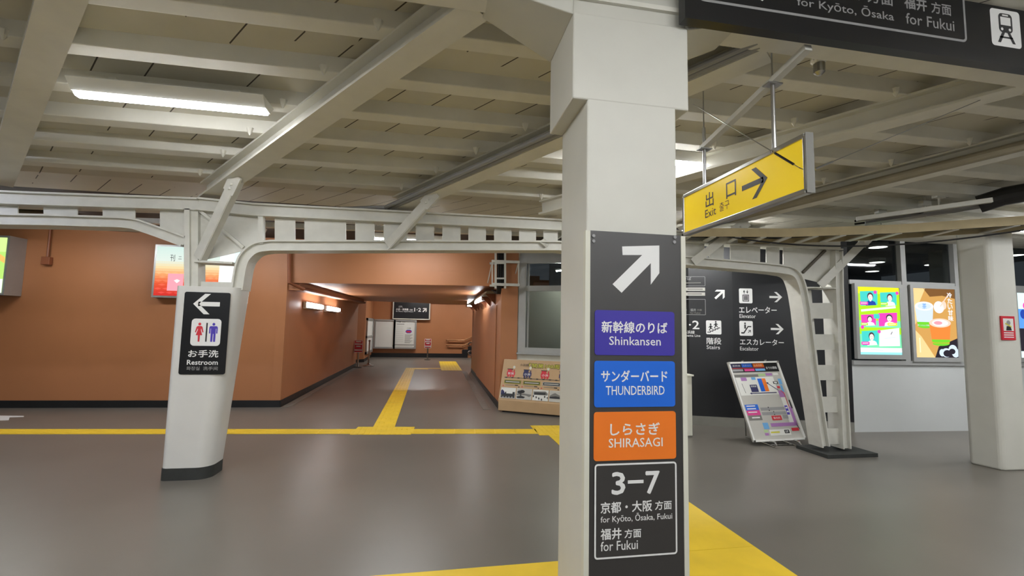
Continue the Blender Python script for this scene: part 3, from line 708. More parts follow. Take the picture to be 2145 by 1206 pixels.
# ================================================================== EXIT SIGN
EX = 2.0
ex = thing('exit_sign', 'yellow hanging exit sign with a grey right arrow in a steel frame', 'sign', (EX + .04, 2.75, 2.33))
ey0, ey1, ez0, ez1 = 2.13, 3.36, 2.325, 2.636
mb = MB(); mb.box(EX + .002, EX + .032, ey0 + .012, ey1 - .012, ez0 + .012, ez1 - .012, M_EXITY)
A = Art(mb, (EX + .001, 0, 0), (0, -1, 0), (0, 0, 1))
A.text('出', A.bx(1478, 402, 1495, 433), M_EXITG, 1, .012); A.text('口', A.bx(1521, 379, 1542, 413), M_EXITG, 1, .012)
A.text('Exit', A.bx(1477, 436, 1500, 453), M_EXITG, 1, .01); A.text('출구', A.bx(1507, 421, 1528, 440), M_EXITG, 1, .0)
c = A.uv(1580, 384); A.arrow(c[0], c[1], .235, 0, M_EXITG, 1, .075)
mb.build('yellow_panel', ex)
mb = MB()
for z in (ez0, ez1): mb.box(EX - .006, EX + .040, ey0, ey1, z - .014, z + .014, M_STEEL)
for y in (ey0, ey1): mb.box(EX - .006, EX + .040, y - .012, y + .012, ez0, ez1, M_STEEL)
mb.build('steel_frame', ex, bevel=.004)
mb = MB(); mb.box(EX - .008, EX + .042, ey0 - .016, ey0 - .012, ez0 - .014, ez1 + .014, M_CAP); mb.build('end_cap', ex)
for y in (2.374, 3.09):
    mb = MB(); mb.tube([(EX + .017, y, ez1), (EX + .017, y, 3.10)], .013, M_STEEL); mb.tube([(EX + .017, y, 3.05), (EX + .017, y, roofz(y, .26))], .005, M_STEEL); mb.build('hanger_rod', ex)
st = thing('channel_rail', 'white slotted steel rail above the yellow exit sign, holding its hanger rods', 'rail', (EX + .017, 2.7, 3.0))
mb = MB(); a, b = Vector((EX + .017, 3.12, 2.945)), Vector((EX + .017, 2.10, 3.13)); mb.bar(a, b, .045, .035, M_WHITE); mb.build('rail_channel', st)
for y in (2.374, 3.09): mb = MB(); mb.box(EX - .03, EX + .065, y - .03, y + .03, 2.945 + (3.12 - y) * .181 - .024, 2.945 + (3.12 - y) * .181 - .016, M_STEEL); mb.build('clamp_plate', st)
ring = onx(1698, 360, EX + .06)
ring.x = EX + .045
w1 = onroof(1452, 218, .15); w2 = onroof(2105, 188, .15)
t = thing('stay_wire', 'thin stay wire rising left across the face of the yellow exit sign', 'wire', tuple(ring), 'stay wires of the exit sign')
near = Vector((EX - .03, ring.y - .02, ring.z + .01))
mb = MB(); mb.tube([ring, near, w1], .0028, M_STEEL, 6); mb.build('wire', t)
d = (w1 - near).normalized(); mb = MB(); mb.tube([near + d * .05, near + d * .22], .007, M_CABLE, 8); mb.lathe(near + d * .25, [(.003, -.01), (.011, 0), (.003, .01)], M_CHROME, 8); mb.build('turnbuckle', t)
t = thing('stay_wire', 'thin stay wire rising right from the near end of the exit sign', 'wire', tuple(ring), 'stay wires of the exit sign')
mb = MB(); mb.tube([ring, w2], .0028, M_STEEL, 6); mb.build('wire', t)
d = (w2 - ring).normalized(); mb = MB(); mb.tube([ring + d * .06, ring + d * .22], .006, M_STEEL, 8); mb.build('turnbuckle', t)
p = onroof(1716, 140, .12)
sn = thing('ceiling_sensor', 'small clear ceiling fitting under the roof above the exit sign', 'fitting', tuple(p))
mb = MB(); mb.lathe(p + Vector((0, 0, .02)), [(.05, .10), (.05, .02), (.03, 0)], M_LAMP, 14); mb.build('base', sn)
mb = MB(); mb.lathe(p + Vector((0, 0, -.04)), [(.012, -.02), (.034, .0), (.036, .06)], M_STEEL, 14); mb.build('cover', sn)

# ================================================================== LAMPS
M_TUBEV = glow('tube_glow_near', (253, 254, 255), 52.0)
M_TUBEE = glow('tube_glow_landing', (250, 250, 248), 190.0)
def lamp(label, loc, tube_mat, L=1.24):
    t = thing('batten_lamp', label, 'ceiling light', loc, 'batten lamps under the roof')
    x, y, z = loc; h = L / 2; mb = MB()
    prof = [(-.115, -.0), (.115, -.0), (.115, -.006), (.05, -.072), (-.05, -.072), (-.115, -.006)]
    for a in (0,):
        mb.loft([[Vector((x - h + .05 * 0, y + u, z + v)) for u, v in prof], [Vector((x + h, y + u, z + v)) for u, v in prof]], M_LAMP)
    mb.build('reflector', t)
    mb = MB(); pr_ = [(-.047, -.073), (.047, -.073), (.040, -.088), (.022, -.098), (-.022, -.098), (-.040, -.088)]
    mb.loft([[Vector((x - h + .01, y + u, z + v)) for u, v in pr_], [Vector((x + h - .01, y + u, z + v)) for u, v in pr_]], tube_mat); mb.build('diffuser', t)
    for q in (-.4, .4): mb = MB(); mb.box(x + q - .02, x + q + .02, y - .02, y + .02, z, z + .06, M_LAMP); mb.build('hanger', t)
    return t
lamp('long lit batten lamp under the roof at upper left, between two diagonal beams', (-1.86, 3.56, roofz(3.56, .165) + .0 - .055), M_TUBEV)
lamp('lit batten lamp partly hidden behind the big white pillar, left of the exit sign rail', (1.87, 3.90, roofz(3.90, .165) + .012), M_TUBEV)
RZ = roofz(2.3, .27) - .065
for i, (x, y, nm) in enumerate(((-3.6, .6, 'far left'), (-1.0, .3, 'left'), (1.6, .1, 'middle'), (4.4, .4, 'right'), (7.4, .8, 'far right'))):
    lamp('batten lamp on the near side of the girder above the viewer, ' + nm + ' of five', (x, y, RZ), M_TUBER)
lamp('added unseen lamp beyond the left edge of the frame, brightening the tapered column', (-3.6, 1.6, RZ), M_TUBER)  # extra lamp, added out of view to brighten the column casing
M_TUBEL = glow('tube_glow_cool', (228, 234, 255), 150.0)
lamp('cool white batten lamp under the roof off the left edge of the frame', (-5.6, 3.56, roofz(3.56, .165) - .066), M_TUBEL)
for x in (-6.0, -3.3): lamp('batten lamp hidden behind the truss before the orange wall, ' + ('outer' if x < -5 else 'inner') + ' one', (x, 7.9, 3.07), M_TUBE)
lamp('batten lamp behind the truss before the corridor lintel, seen through the truss gaps', (-.4, 7.9, 3.07), M_TUBER)
lamp('batten lamp behind the truss before the black sign wall', (4.1, 5.9, roofz(5.6, .27) - .066), M_TUBER)
lamp('batten lamp above the floor before the two bright screens', (8.2, 4.7, roofz(4.65, .165) - .066), M_TUBER)
lamp('batten lamp off the right edge of the frame under the roof', (8.6, 3.3, roofz(3.26, .165) - .066), M_TUBER)
for x, nm in ((-2.6, 'left'), (.9, 'middle'), (4.4, 'right')): lamp('batten lamp close to the wall behind the viewer, ' + nm + ' of three', (x, -4.3, RZ), M_TUBER)

lamp('batten lamp on the stair landing ceiling at the end of the orange corridor', (-.4, 20.6, 3.36), M_TUBEE)
lamp('batten lamp over the stairs at the right of the landing', (2.6, 20.4, 3.36), M_TUBEE)

lamp('added unseen lamp on the near side of the girder, brightening the right chamfered pillar', (6.0, 1.5, RZ), M_TUBER)  # extra lamp, added out of view to lift the right pillar's front

# ================================================================== CORRIDOR FITTINGS
def wall_lamp(y0, y1, label):
    t = thing('wall_lamp', label, 'wall light', (-2.6, (y0 + y1) / 2, 1.9), 'tube lamps on the left corridor wall')
    mb = MB(); mb.box(-2.64, -2.48, y0, y1, 1.855, 1.87, M_LAMP); mb.build('shelf', t)
    mb = MB(); mb.box(-2.64, -2.58, y0, y1, 1.88, 2.0, M_LAMP); mb.build('backplate', t)
    mb = MB(); mb.box(-2.58, -2.53, y0 + .03, y1 - .03, 1.90, 1.98, M_TUBEC); mb.build('diffuser', t)
wall_lamp(10.3, 11.7, 'nearer lit tube lamp on the left wall of the orange corridor')
wall_lamp(12.25, 13.8, 'farther lit tube lamp on the left wall of the orange corridor')
# right wall: cable tray with tube, bracketed, and small lamp at its end
t = thing('corridor_cable_tray', 'grey cable tray with brackets along the top of the right corridor wall', 'cable tray', (1.3, 12, 2.2))
mb = MB(); mb.hexa([(1.12, 9.3, 2.24), (1.36, 9.3, 2.24), (1.44, 15.6, 2.24), (1.2, 15.6, 2.24), (1.12, 9.3, 2.28), (1.36, 9.3, 2.28), (1.44, 15.6, 2.28), (1.2, 15.6, 2.28)], M_PIPE); mb.build('tray_channel', t)
for k in range(7):
    y = 9.6 + k * .95; x = 1.34 + (y - 8.7) * .0167
    mb = MB(); mb.prism([(x, y, 2.24), (x - .22, y, 2.24), (x, y, 2.02)], (0, .03, 0), M_OPIPE); mb.build('bracket', t)
t = thing('wall_lamp', 'lit tube lamp under the cable tray on the right corridor wall', 'wall light', (1.25, 12, 2.15))
mb = MB(); mb.box(1.16, 1.25, 10.6, 12.0, 2.16, 2.23, M_LAMP); mb.build('backplate', t)
mb = MB(); mb.box(1.14, 1.165, 10.63, 11.97, 2.14, 2.21, M_TUBEC); mb.build('diffuser', t)
t = thing('floodlight', 'small square floodlight at the far end of the right corridor wall', 'wall light', (1.3, 15.2, 2.25))
mb = MB(); mb.box(1.2, 1.42, 15.16, 15.36, 2.2, 2.42, M_LAMP); mb.build('housing', t)
mb = MB(); mb.box(1.215, 1.41, 15.13, 15.16, 2.21, 2.41, M_TUBEC); mb.build('lens', t)
mb = MB(); mb.tube([(1.36, 15.3, 2.4), (1.38, 14.6, 2.44), (1.36, 13.8, 2.34), (1.34, 12.6, 2.42)], .02, M_GPR, 8); mb.build('flex_conduit', t)
# ladder rack and cables in front of the lintel's right end
lr = thing('ladder_rack', 'white cable ladder rack standing out from the lintel above the corridor mouth', 'cable rack', (1.4, 8.6, 2.6))
Y = 8.55
def py_(px, py): p = ony(px, py, Y); return Vector((p.x, Y, p.z))
for y in (547, 595):
    a, b = py_(1030, y), py_(1088, y + 2); mb = MB(); mb.bar(a, b, .05, .05, M_WHITE); mb.bar(a + Vector((0, .3, 0)), b + Vector((0, .3, 0)), .04, .04, M_WHITE); mb.build('cross_rail', lr)
for x in (1038, 1058):
    mb = MB(); mb.bar(py_(x, 526), py_(x, 604), .035, .035, M_WHITE); mb.build('side_rail', lr)
for x in (1031, 1086):
    mb = MB(); mb.bar(py_(x, 547), py_(x, 597), .02, .02, M_WHITE); mb.bar(py_(x, 548), py_(x - 6, 590) + Vector((0, .25, 0)), .015, .015, M_WHITE); mb.build('drop_rod', lr)
for y in (551, 583):
    mb = MB(); mb.bar(py_(1038, y), py_(1058, y), .03, .03, M_WHITE); mb.build('rung', lr)
mb = MB()
for k in range(4):
    a = py_(1044 + k * 4, 522) + Vector((0, .06, .3)); b = py_(1044 + k * 4, 590) + Vector((0, .06, 0)); c = py_(1046 + k * 3, 612) + Vector((0, .25, 0))
    mb.tube([a, b, c, Vector((1.28 + k * .02, 9.5, 2.31)), Vector((1.3 + k * .02, 11, 2.30))], .02, M_CABLE, 8)
tag(mb.build('cable_bundle', loc=(1.4, 8.7, 2.6)), 'black cables dropping through the ladder rack into the corridor', 'cables')
# painted conduit around the lintel's left end
mb = MB(); pts = [ony(606, 528, 9.12), ony(606, 592, 9.12), Vector((-2.40, 9.3, 2.20)), Vector((-2.39, 12, 2.24)), Vector((-2.36, 17.4, 2.33))]
mb.tube(pts, .035, M_OPIPE, 10); tag(mb.build('conduit', loc=tuple(pts[1])), 'orange painted conduit down the left end of the lintel and along the corridor ceiling', 'pipe')
mb = MB(); mb.tube([(-.02, 22.85, 2.66), (1.75, 22.85, 2.66), (1.8, 22.85, 2.5)], .04, M_OPIPE, 8); tag(mb.build('conduit', loc=(.9, 22.85, 2.66)), 'orange painted conduit on the end wall right of the black platform sign', 'pipe')
wp = thing('socket_pipe', 'thin orange conduit ending in a socket box on the orange wall beside the green lightbox', 'pipe', (-6.7, 9.35, 2.5))
a, b = ony(106, 478, 9.33), ony(100, 545, 9.33)
mb = MB(); mb.tube([a, Vector((a.x, a.y, b.z))], .02, M_OPIPE, 8); mb.build('conduit', wp)
mb = MB(); mb.box(a.x - .07, a.x + .06, 9.29, 9.37, b.z - .08, b.z + .06, M_OPIPE); mb.build('socket_box', wp, bevel=.006)
# platform sign on the end wall
es = thing('platform_sign', 'black framed platform sign with arrow on the end wall of the corridor', 'sign', (-.9, 22.7, 2.3))
EY = 22.72
mb = MB(); A = Art(mb, (0, EY, 0), (1, 0, 0), (0, 0, 1), .002); b = A.bx(825, 628, 899, 667)
mb.box(b[0], b[2], EY, 22.88, b[1], b[3], M_BLK)
A.text('1·2', ubox(b, .575, .42, .77, .62), M_WPR, 1, .03); A.arrow(*upt(b, .875, .52), .26, 45, M_WPR, 1, .11)
A.text('小浜・東舞鶴', ubox(b, .06, .46, .41, .58), M_WPR, 1, .02); A.text('方面', ubox(b, .44, .49, .53, .58), M_WPR, 1, .02)
A.text('for Obama, Higashi-Maizuru', ubox(b, .06, .6, .55, .67), M_WPR, 1, .01); A.text('小浜線', ubox(b, .13, .33, .23, .38), M_WPR, 1, .01); A.text('Obama Line', ubox(b, .13, .39, .25, .42), M_WPR, 1, .0)
mb.build('sign_face', es)
mb = MB()
for q in ((b[0] - .03, b[2] + .03, b[3], b[3] + .05), (b[0] - .03, b[2] + .03, b[1] - .05, b[1])): mb.box(q[0], q[1], EY - .03, 22.89, q[2], q[3], M_CREAM)
for q in ((b[0] - .05, b[0]), (b[2], b[2] + .05)): mb.box(q[0], q[1], EY - .03, 22.89, b[1] - .05, b[3] + .05, M_CREAM)
mb.build('sign_frame', es)
# notice boards on the end wall
def frame_box(mb, x0, x1, y, z0, z1, w, mt, depth=.1):
    mb.box(x0, x1, y, y + depth, z1 - w, z1, mt); mb.box(x0, x1, y, y + depth, z0, z0 + w, mt)
    mb.box(x0, x0 + w, y, y + depth, z0 + w, z1 - w, mt); mb.box(x1 - w, x1, y, y + depth, z0 + w, z1 - w, mt)
nb = thing('notice_board', 'grey framed double notice board on the end wall, one half blank and one timetable', 'notice board', (-1.6, 22.8, 1.1))
mb = MB(); A = Art(mb, (0, 22.79, 0), (1, 0, 0), (0, 0, 1), .002); b = A.bx(783, 669, 872, 730)
xm = A.uv(826, 700)[0]
frame_box(mb, b[0], xm + .04, 22.74, b[1], b[3], .08, M_ALU, .14); frame_box(mb, xm - .04, b[2], 22.74, b[1], b[3], .08, M_ALU, .14); mb.build('frame', nb)
mb = MB(); mb.box(b[0] + .05, xm - .02, 22.79, 22.85, b[1] + .05, b[3] - .05, M_PAPER); mb.build('blank_sheet', nb)
mb = MB(); A = Art(mb, (0, 22.789, 0), (1, 0, 0), (0, 0, 1), .002); tb = (xm + .02, b[1] + .06, b[2] - .06, b[3] - .06)
mb.box(tb[0], tb[2], 22.79, 22.85, tb[1], tb[3], M_PAPER)
A.text('小浜線', ubox(tb, .08, .02, .28, .06), M_INK, 1, .02); A.text('時刻表', ubox(tb, .34, .03, .5, .06), M_INK, 1, .01)
A.line(upt(tb, .08, .12), upt(tb, .45, .12), .03, M_MIDG, 1)
for k in range(9): A.line(upt(tb, .05, .2 + k * .07), upt(tb, .42, .2 + k * .07), .012, M_PAPERG, 1)
A.text('小浜線', ubox(tb, .58, .25, .78, .29), M_INK, 1, .02)
A.poly([upt(tb, *p) for p in ((.53, .37), (.6, .33), (.76, .33), (.83, .37), (.83, .42), (.76, .46), (.6, .46), (.53, .42))], M_INDIGO, 1); A.line(upt(tb, .57, .40), upt(tb, .79, .40), .07, M_RED, 2)
for k in range(9): A.line(upt(tb, .5, .52 + k * .038), upt(tb, .88 - .06 * (k % 3), .52 + k * .038), .018, M_MIDG, 1)
A.line(upt(tb, .02, .9), upt(tb, .96, .9), .035, M_MIDG, 1); A.line(upt(tb, .02, .95), upt(tb, .9, .95), .03, M_PAPERG, 1)
mb.build('timetable_sheet', nb)
sb = thing('poster_case', 'narrow grey poster case seen edge-on on the recessed side wall', 'notice board', (-2.5, 21.3, 1.1))
mb = MB()
for z0, z1 in ((.3, .4), (1.72, 1.82), (.98, 1.06)): mb.box(-2.68, -2.56, 20.05, 22.2, z0, z1, M_ALU)
for y in (20.05, 22.1): mb.box(-2.68, -2.56, y, y + .12, .3, 1.82, M_ALU)
mb.build('frame', sb)
mb = MB(); mb.box(-2.66, -2.60, 20.17, 22.1, .4, 1.72, M_PAPER); mb.build('poster', sb)
# stand signs and pole
def stand_sign(x, y, ztop, label, h=.42, w=.30):
    t = thing('stand_sign', label, 'stand sign', (x, y, 0), 'red notices on steel stands')
    mb = MB(); mb.lathe((x, y, 0), [(.14, 0), (.14, .015), (.03, .03)], M_RUBBER, 16); mb.build('base', t)
    mb = MB(); mb.tube([(x, y, .02), (x, y, ztop - h)], .03, M_STEEL, 8); mb.build('pole', t)
    mb = MB(); A = Art(mb, (x, y - .035, ztop - h), (1, 0, 0), (0, 0, 1), .002); b = (-w / 2, 0, w / 2, h)
    mb.box(x - w / 2, x + w / 2, y - .03, y + .0, ztop - h, ztop, M_RED)
    for y0, x0, x1 in ((.12, .2, .8), (.32, .1, .9), (.5, .25, .75), (.8, .06, .94)): A.line(upt(b, x0, y0), upt(b, x1, y0), .04, M_WPR, 3)
    A.ring(b, .02, .016, M_WPR, 3); mb.build('notice', t)
stand_sign(-.05, 21.3, .95, 'red notice on a steel stand before the end wall, right of the notice board')
stand_sign(-2.48, 17.25, .98, 'red notice on a steel stand at the end of the left corridor wall', .44)
rp = thing('queue_pole', 'steel barrier post with round base beside the recessed wall', 'barrier post', (-2.2, 18.0, 0))
mb = MB(); mb.lathe((-2.2, 18.0, 0), [(.2, 0), (.2, .02), (.07, .06), (.03, .12)], M_STEEL, 18); mb.build('base', rp)
mb = MB(); mb.tube([(-2.2, 18.0, .1), (-2.2, 18.0, .92)], .03, M_STEEL, 8); mb.build('post', rp)
mb = MB(); mb.lathe((-2.2, 18.0, .9), [(.035, 0), (.045, .03), (.03, .07)], M_STEEL, 10); mb.build('cap', rp)
# handrails
hr = thing('handrail', 'double brass-coloured handrail on the end wall turning up the stairs', 'handrail', (1.4, 22.8, .8))
for z in (.86, .62):
    mb = MB(); mb.tube([(.85, 22.88, z), (.85, 22.76, z), (1.7, 22.76, z), (2.5, 22.76, z + .38), (4.6, 22.76, z + 1.5)], .03, M_RAIL, 8); mb.build('rail', hr)
for x, z in ((.95, .86), (1.62, .86), (.95, .62), (1.62, .62)):
    mb = MB(); mb.tube([(x, 22.9, z - .09), (x, 22.78, z - .08), (x, 22.76, z)], .014, M_RAIL, 6); mb.build('bracket', hr)
hr2 = thing('handrail', 'steel handrail ends curling out at the corner of the right corridor wall', 'handrail', (1.45, 16.3, .7))
for z in (.98, .68):
    mb = MB(); mb.tube([(1.6, 15.85, z), (1.6, 16.3, z), (1.42, 16.28, z), (1.36, 16.22, z - .05), (1.40, 16.16, z - .12), (1.55, 16.15, z - .13)], .026, M_STEEL, 8); mb.build('rail_end', hr2)

# ================================================================== LIGHTBOXES ON THE ORANGE WALL
OWD = (Vector((-2.66, 9.2, 0)) - Vector((-11.5, 9.62, 0))).normalized(); OWN = Vector((OWD.y, -OWD.x, 0))
def lightbox(name, label, x0, x1, z0, z1, dep=.20):
    P = Vector((x0, 9.62 - (x0 + 11.5) * (.42 / 8.84), 0)) + OWN * 0.0; w = x1 - x0
    t = thing(name, label, 'lightbox', (x0, P.y, z0))
    mb = MB(); n = OWN * dep
    a, b = P + OWN * .003, P + OWD * w + OWN * .003
    mb.hexa([a + n + Vector((0, 0, z0)), b + n + Vector((0, 0, z0)), b + Vector((0, 0, z0)), a + Vector((0, 0, z0)), a + n + Vector((0, 0, z1)), b + n + Vector((0, 0, z1)), b + Vector((0, 0, z1)), a + Vector((0, 0, z1))], M_ALU)
    mb.build('case', t)
    mb = MB(); A = Art(mb, a + n + OWN * .002, OWD, (0, 0, 1), .0015); fr = .035
    return t, A, (fr, z0 + fr, w - fr, z1 - fr)
t, A, b = lightbox('lightbox', 'green and white lightbox with an orange wave at the left edge of the orange wall', -7.95, -7.06, 1.92, 2.93, .32)
A.rect(b, S_GRASS, 1); A.rect(ubox(b, 0, 0, 1, .26), S_GRASSL, 2)
A.poly([upt(b, x, y) for x, y in ((0, .3), (.3, .42), (.55, .40), (.7, .28), (.85, .27), (1, .36), (1, .47), (.85, .38), (.7, .4), (.55, .52), (.3, .53), (0, .42))], S_APR, 3)
A.rect(ubox(b, 0, .75, 1, 1), S_WHITE, 3); A.line(upt(b, .2, .66), upt(b, .75, .65), .03, S_CYAN, 3); A.line(upt(b, .55, .58), upt(b, .9, .58), .05, S_GRASSL, 3)
A.mb.build('lit_panel', t)
t, A, b = lightbox('lightbox', 'orange and white lightbox with wave pattern on the orange wall behind the tapered column', -4.90, -3.36, 1.955, 2.91, .14)
spl = A.uv(459, 570)[0]; bb = (b[0], b[1], spl, b[3])
stops = [(0, (206, 230, 222)), (.28, (222, 234, 224)), (.42, (240, 218, 166)), (.58, (238, 160, 104)), (.75, (228, 92, 58)), (1, (206, 52, 48))]
def grad(f):
    for (a, ca), (c, cc) in zip(stops, stops[1:]):
        if f <= c: return tuple(x + (y - x) * (f - a) / (c - a) for x, y in zip(ca, cc))
for k in range(20):
    A.rect(ubox(bb, 0, k / 20, 1, (k + 1) / 20), glow('screen_wave', grad((k + .5) / 20), 1.15), 1)
for r in range(6):
    mw = glow('screen_wave_line', tuple(min(255, v + 22) for v in grad(.56 + r * .08)), 1.15)
    for k in range(8):
        cx, cy = .06 + k * .125 + (.06 if r % 2 else 0), .54 + r * .08
        x0, x1 = max(0, cx - .06), min(1, cx + .06)
        if x1 > x0: A.poly([upt(bb, x0, cy), upt(bb, (x0 + x1) / 2, cy - .022), upt(bb, x1, cy), upt(bb, (x0 + x1) / 2, cy + .022)], mw, 2)
A.text('刊', A.bx(357, 533, 367, 547), S_DRK, 3, .0); A.text('ニ', A.bx(374, 537, 381, 543), S_DRK, 3, .0)
q = A.bx(351, 573, 384, 609); A.rect(q, S_PNK, 3); A.poly([upt(q, x, y) for x, y in ((.4, .4), (.6, .32), (.8, .4), (.6, .55))], S_WHITE, 4)
A.rect((spl, b[1], b[2], b[3]), S_PALE, 1); A.rect((spl, b[1], spl + (b[2] - spl) * .6, b[3]), S_WHITE, 2)
A.mb.build('lit_panel', t)

# ================================================================== INFORMATION STAND (beige)
i0, i1 = Vector((1.285, 8.46, 0)), Vector((3.0, 7.44, 0)); idv = (i1 - i0).normalized(); idn = Vector((idv.y, -idv.x, 0)); il = (i1 - i0).length
isd = thing('history_board', 'beige sloped display stand with old photographs under the window', 'display stand', tuple((i0 + i1) / 2))
mb = MB(); back = -idn * .25
prof = [Vector((0, 0, .03)) , idn * 0 + Vector((0, 0, .22)), back + Vector((0, 0, .95)), back + Vector((0, 0, .03))]
mb.prism([i0 + q for q in prof], idv * il, M_BEIGE); mb.build('stand_body', isd, bevel=.008)
mb = MB(); mb.prism([i0 + idv * .06 + q for q in (Vector((0, 0, .0)) - idn * .06, Vector((0, 0, .035)) - idn * .06, back + Vector((0, 0, .035)), back)], idv * (il - .12), M_BASE); mb.build('plinth', isd)
Vv = (back + Vector((0, 0, .73))); vl = Vv.length
mb = MB(); A = Art(mb, i0 + Vector((0, 0, .22)) + Vv.normalized().cross(idv) * -.0, idv, Vv, .0012)
A.O = i0 + Vector((0, 0, .22)) + A.N * .003
fu = lambda x: x          # metres along the board; photograph shows about the first 1.15 m
def bxv(u0, v0, u1, v1): return (u0, vl * (1 - v1), u1, vl * (1 - v0))
A.text('小浜線', bxv(.34, .10, .50, .165), M_INK, 1, .0)
A.text('「開業100周年」', bxv(.505, .075, 1.28, .20), M_INK, 1, .07); A.text('「開業100周年」', bxv(.515, .085, 1.27, .19), M_LIME, 2, .012)
for k, (u, m) in enumerate(((.10, M_RED), (.42, M_NAVY), (.76, M_RED), (1.1, M_NAVY))):
    A.rect(bxv(u, .31, u + .16, .40), m, 1); A.rect(bxv(u + .01, .255, u + .10, .315), m, 1); A.rect(bxv(u, .24, u + .115, .258), M_INK, 1); A.rect(bxv(u + .13, .26, u + .15, .32), m, 1)
    A.disc(u + .13, vl * (1 - .20), .024, .028, M_CREAM, 2)
    for q in (.02, .07, .12): A.disc(u + q + .01, vl * (1 - .42), .018, .018, m, 2)
    A.text(('敦賀', '小浜', '小浜', '舞鶴')[k], bxv(u + .02, .325, u + .14, .385), M_WPR, 2, .01)
A.line((.06, vl * (1 - .455)), (1.95, vl * (1 - .455)), .008, M_INK, 1)
for k in range(14): A.line((.08 + k * .12, vl * (1 - .455)), (.12 + k * .12, vl * (1 - .455)), .018, M_INK, 2)
for k in range(4):
    u = .07 + k * .37; A.rect(bxv(u, .51, u + .33, .60), M_OLIVE if k < 2 else M_INK, 1); A.ring(bxv(u + .004, .515, u + .326, .595), .005, .005, M_LIME if k < 2 else M_PAPER, 2)
    A.line((u + .03, vl * (1 - .555)), (u + .3, vl * (1 - .555)), .016, M_PAPERG, 2)
    A.line((u + .03, vl * (1 - .635)), (u + .22, vl * (1 - .635)), .009, M_MIDG, 1); A.line((u + .22, vl * (1 - .635)), (u + .28, vl * (1 - .635)), .016, M_INK, 2)
    A.disc(u - .01, vl * (1 - .66), .010, .012, M_RED, 1); A.disc(u + .30, vl * (1 - .67), .010, .012, M_INK, 1)
for k in range(6):
    u = .03 + k * .31; f = bxv(u, .70, u + .29, .95)
    A.rect(f, M_PAPERG if k % 2 else M_PAPER, 1); A.ring(f, .004, .006, M_PAPER, 5)
    rp_ = lambda pts, m, L=2: A.poly([upt(f, x, y) for x, y in pts], m, L)
    if k == 0:      # locomotive in a yard
        rp_(((0, .62), (1, .55), (1, 1), (0, 1)), M_MIDG); rp_(((.08, .92), (.08, .5), (.3, .5), (.3, .4), (.38, .4), (.38, .55), (.8, .55), (.8, .38), (.95, .38), (.95, .92)), M_INK, 3)
        for q in range(4): A.disc(*upt(f, .2 + .2 * q, .9), .014, .016, M_GPR, 4)
        rp_(((0, .3), (.1, .2), (.22, .35), (.3, .62), (0, .7)), M_NAVY, 3)
    elif k == 1:    # pine trees by water
        rp_(((0, .5), (.5, .44), (1, .52), (1, .62), (0, .62)), M_MIDG); rp_(((.25, .7), (.27, .35), (.31, .35), (.33, .7)), M_INK, 3)
        A.disc(*upt(f, .22, .34), .05, .03, M_INK, 3); A.disc(*upt(f, .36, .28), .05, .03, M_INK, 3); rp_(((.02, .78), (.3, .66), (.6, .76), (.5, .9), (.1, .92)), M_INK, 3); rp_(((.6, .62), (.8, .56), (.95, .64), (.85, .74)), M_MIDG, 3)
    elif k == 2:    # crowd before a station roof
        rp_(((.02, .18), (.8, .12), (.95, .3), (.95, .48), (.05, .5)), M_MIDG); rp_(((.1, .26), (.82, .24), (.82, .44), (.1, .46)), M_INK, 3)
        for q in range(16): A.disc(*upt(f, .06 + .06 * q, .62 + .09 * (q * 7 % 4)), .013, .02, M_PAPER if q % 3 else M_INK, 4)
    else:           # hill behind a road
        rp_(((0, .5), (.2, .3), (.35, .2), (.6, .38), (1, .5), (1, .66), (0, .66)), M_MIDG); rp_(((0, .58), (.4, .5), (1, .6), (1, .72), (0, .72)), M_INK, 3)
A.mb.build('printed_panel', isd)

# ================================================================== BLACK WALL LETTERING (signs fixed on the wall)
def artplane(mb, P, Q, out=.002):
    P = Vector((P[0], P[1], 0)); Q = Vector((Q[0], Q[1], 0)); U = (Q - P).normalized(); N = U.cross(Vector((0, 0, 1)))
    return Art(mb, P + N * out, U, (0, 0, 1), .001)
ws = thing('wall_sign', 'white stairs and platform lettering on the left face of the black wall', 'sign', (4.6, 6.95, 1.2))
mb = MB(); A = artplane(mb, BW[0], BW[1])
def clipb(b): return (max(b[0], .02), b[1], b[2], b[3])
A.ring(A.bx(1392, 579, 1477, 599), .012, .006, M_GPR, 1); A.text('新幹線のりば', A.bx(1396, 580, 1448, 587), M_GPR, 1, .01); A.line(A.uv(1400, 593), A.uv(1468, 592), .014, M_MIDG, 1)
A.rect(A.bx(1392, 602, 1477, 609), M_PAPERG, 1); A.rect(A.bx(1392, 612, 1477, 619), M_PAPERG, 1); A.line(A.uv(1440, 605.5), A.uv(1472, 605.5), .018, M_MIDG, 2); A.line(A.uv(1440, 615.5), A.uv(1470, 615.5), .018, M_MIDG, 2)
A.ring(A.bx(1385, 626, 1478, 659), .012, .007, M_GPR, 1); A.text('福井', A.bx(1446, 646, 1458, 652), M_GPR, 1, .01); A.text('方面', A.bx(1460, 647, 1470, 651), M_MIDG, 1, .01); A.text('for Fukui', A.bx(1446, 653, 1467, 657), M_MIDG, 1, .0)
A.text('3–7', A.bx(1390, 630, 1428, 642), M_GPR, 1, .01); A.text('方面', A.bx(1430, 647, 1439, 651), M_MIDG, 1, .01)
c = A.uv(1508, 616); A.arrow(c[0], c[1], .21, 44, M_WPR, 1, .085)
A.text('1·2', A.bx(1431, 671, 1465, 689), M_WPR, 1, .02); A.text('小浜線', A.bx(1431, 692, 1455, 699), M_WPR, 1, .01); A.text('Obama Line', A.bx(1431, 700, 1467, 705), M_WPR, 1, .01)
mb.build('lettering', ws); mb = MB(); A.mb = mb
sq = A.bx(1479, 671, 1511, 700); A.rrect(sq, .02, M_WPR, 1)
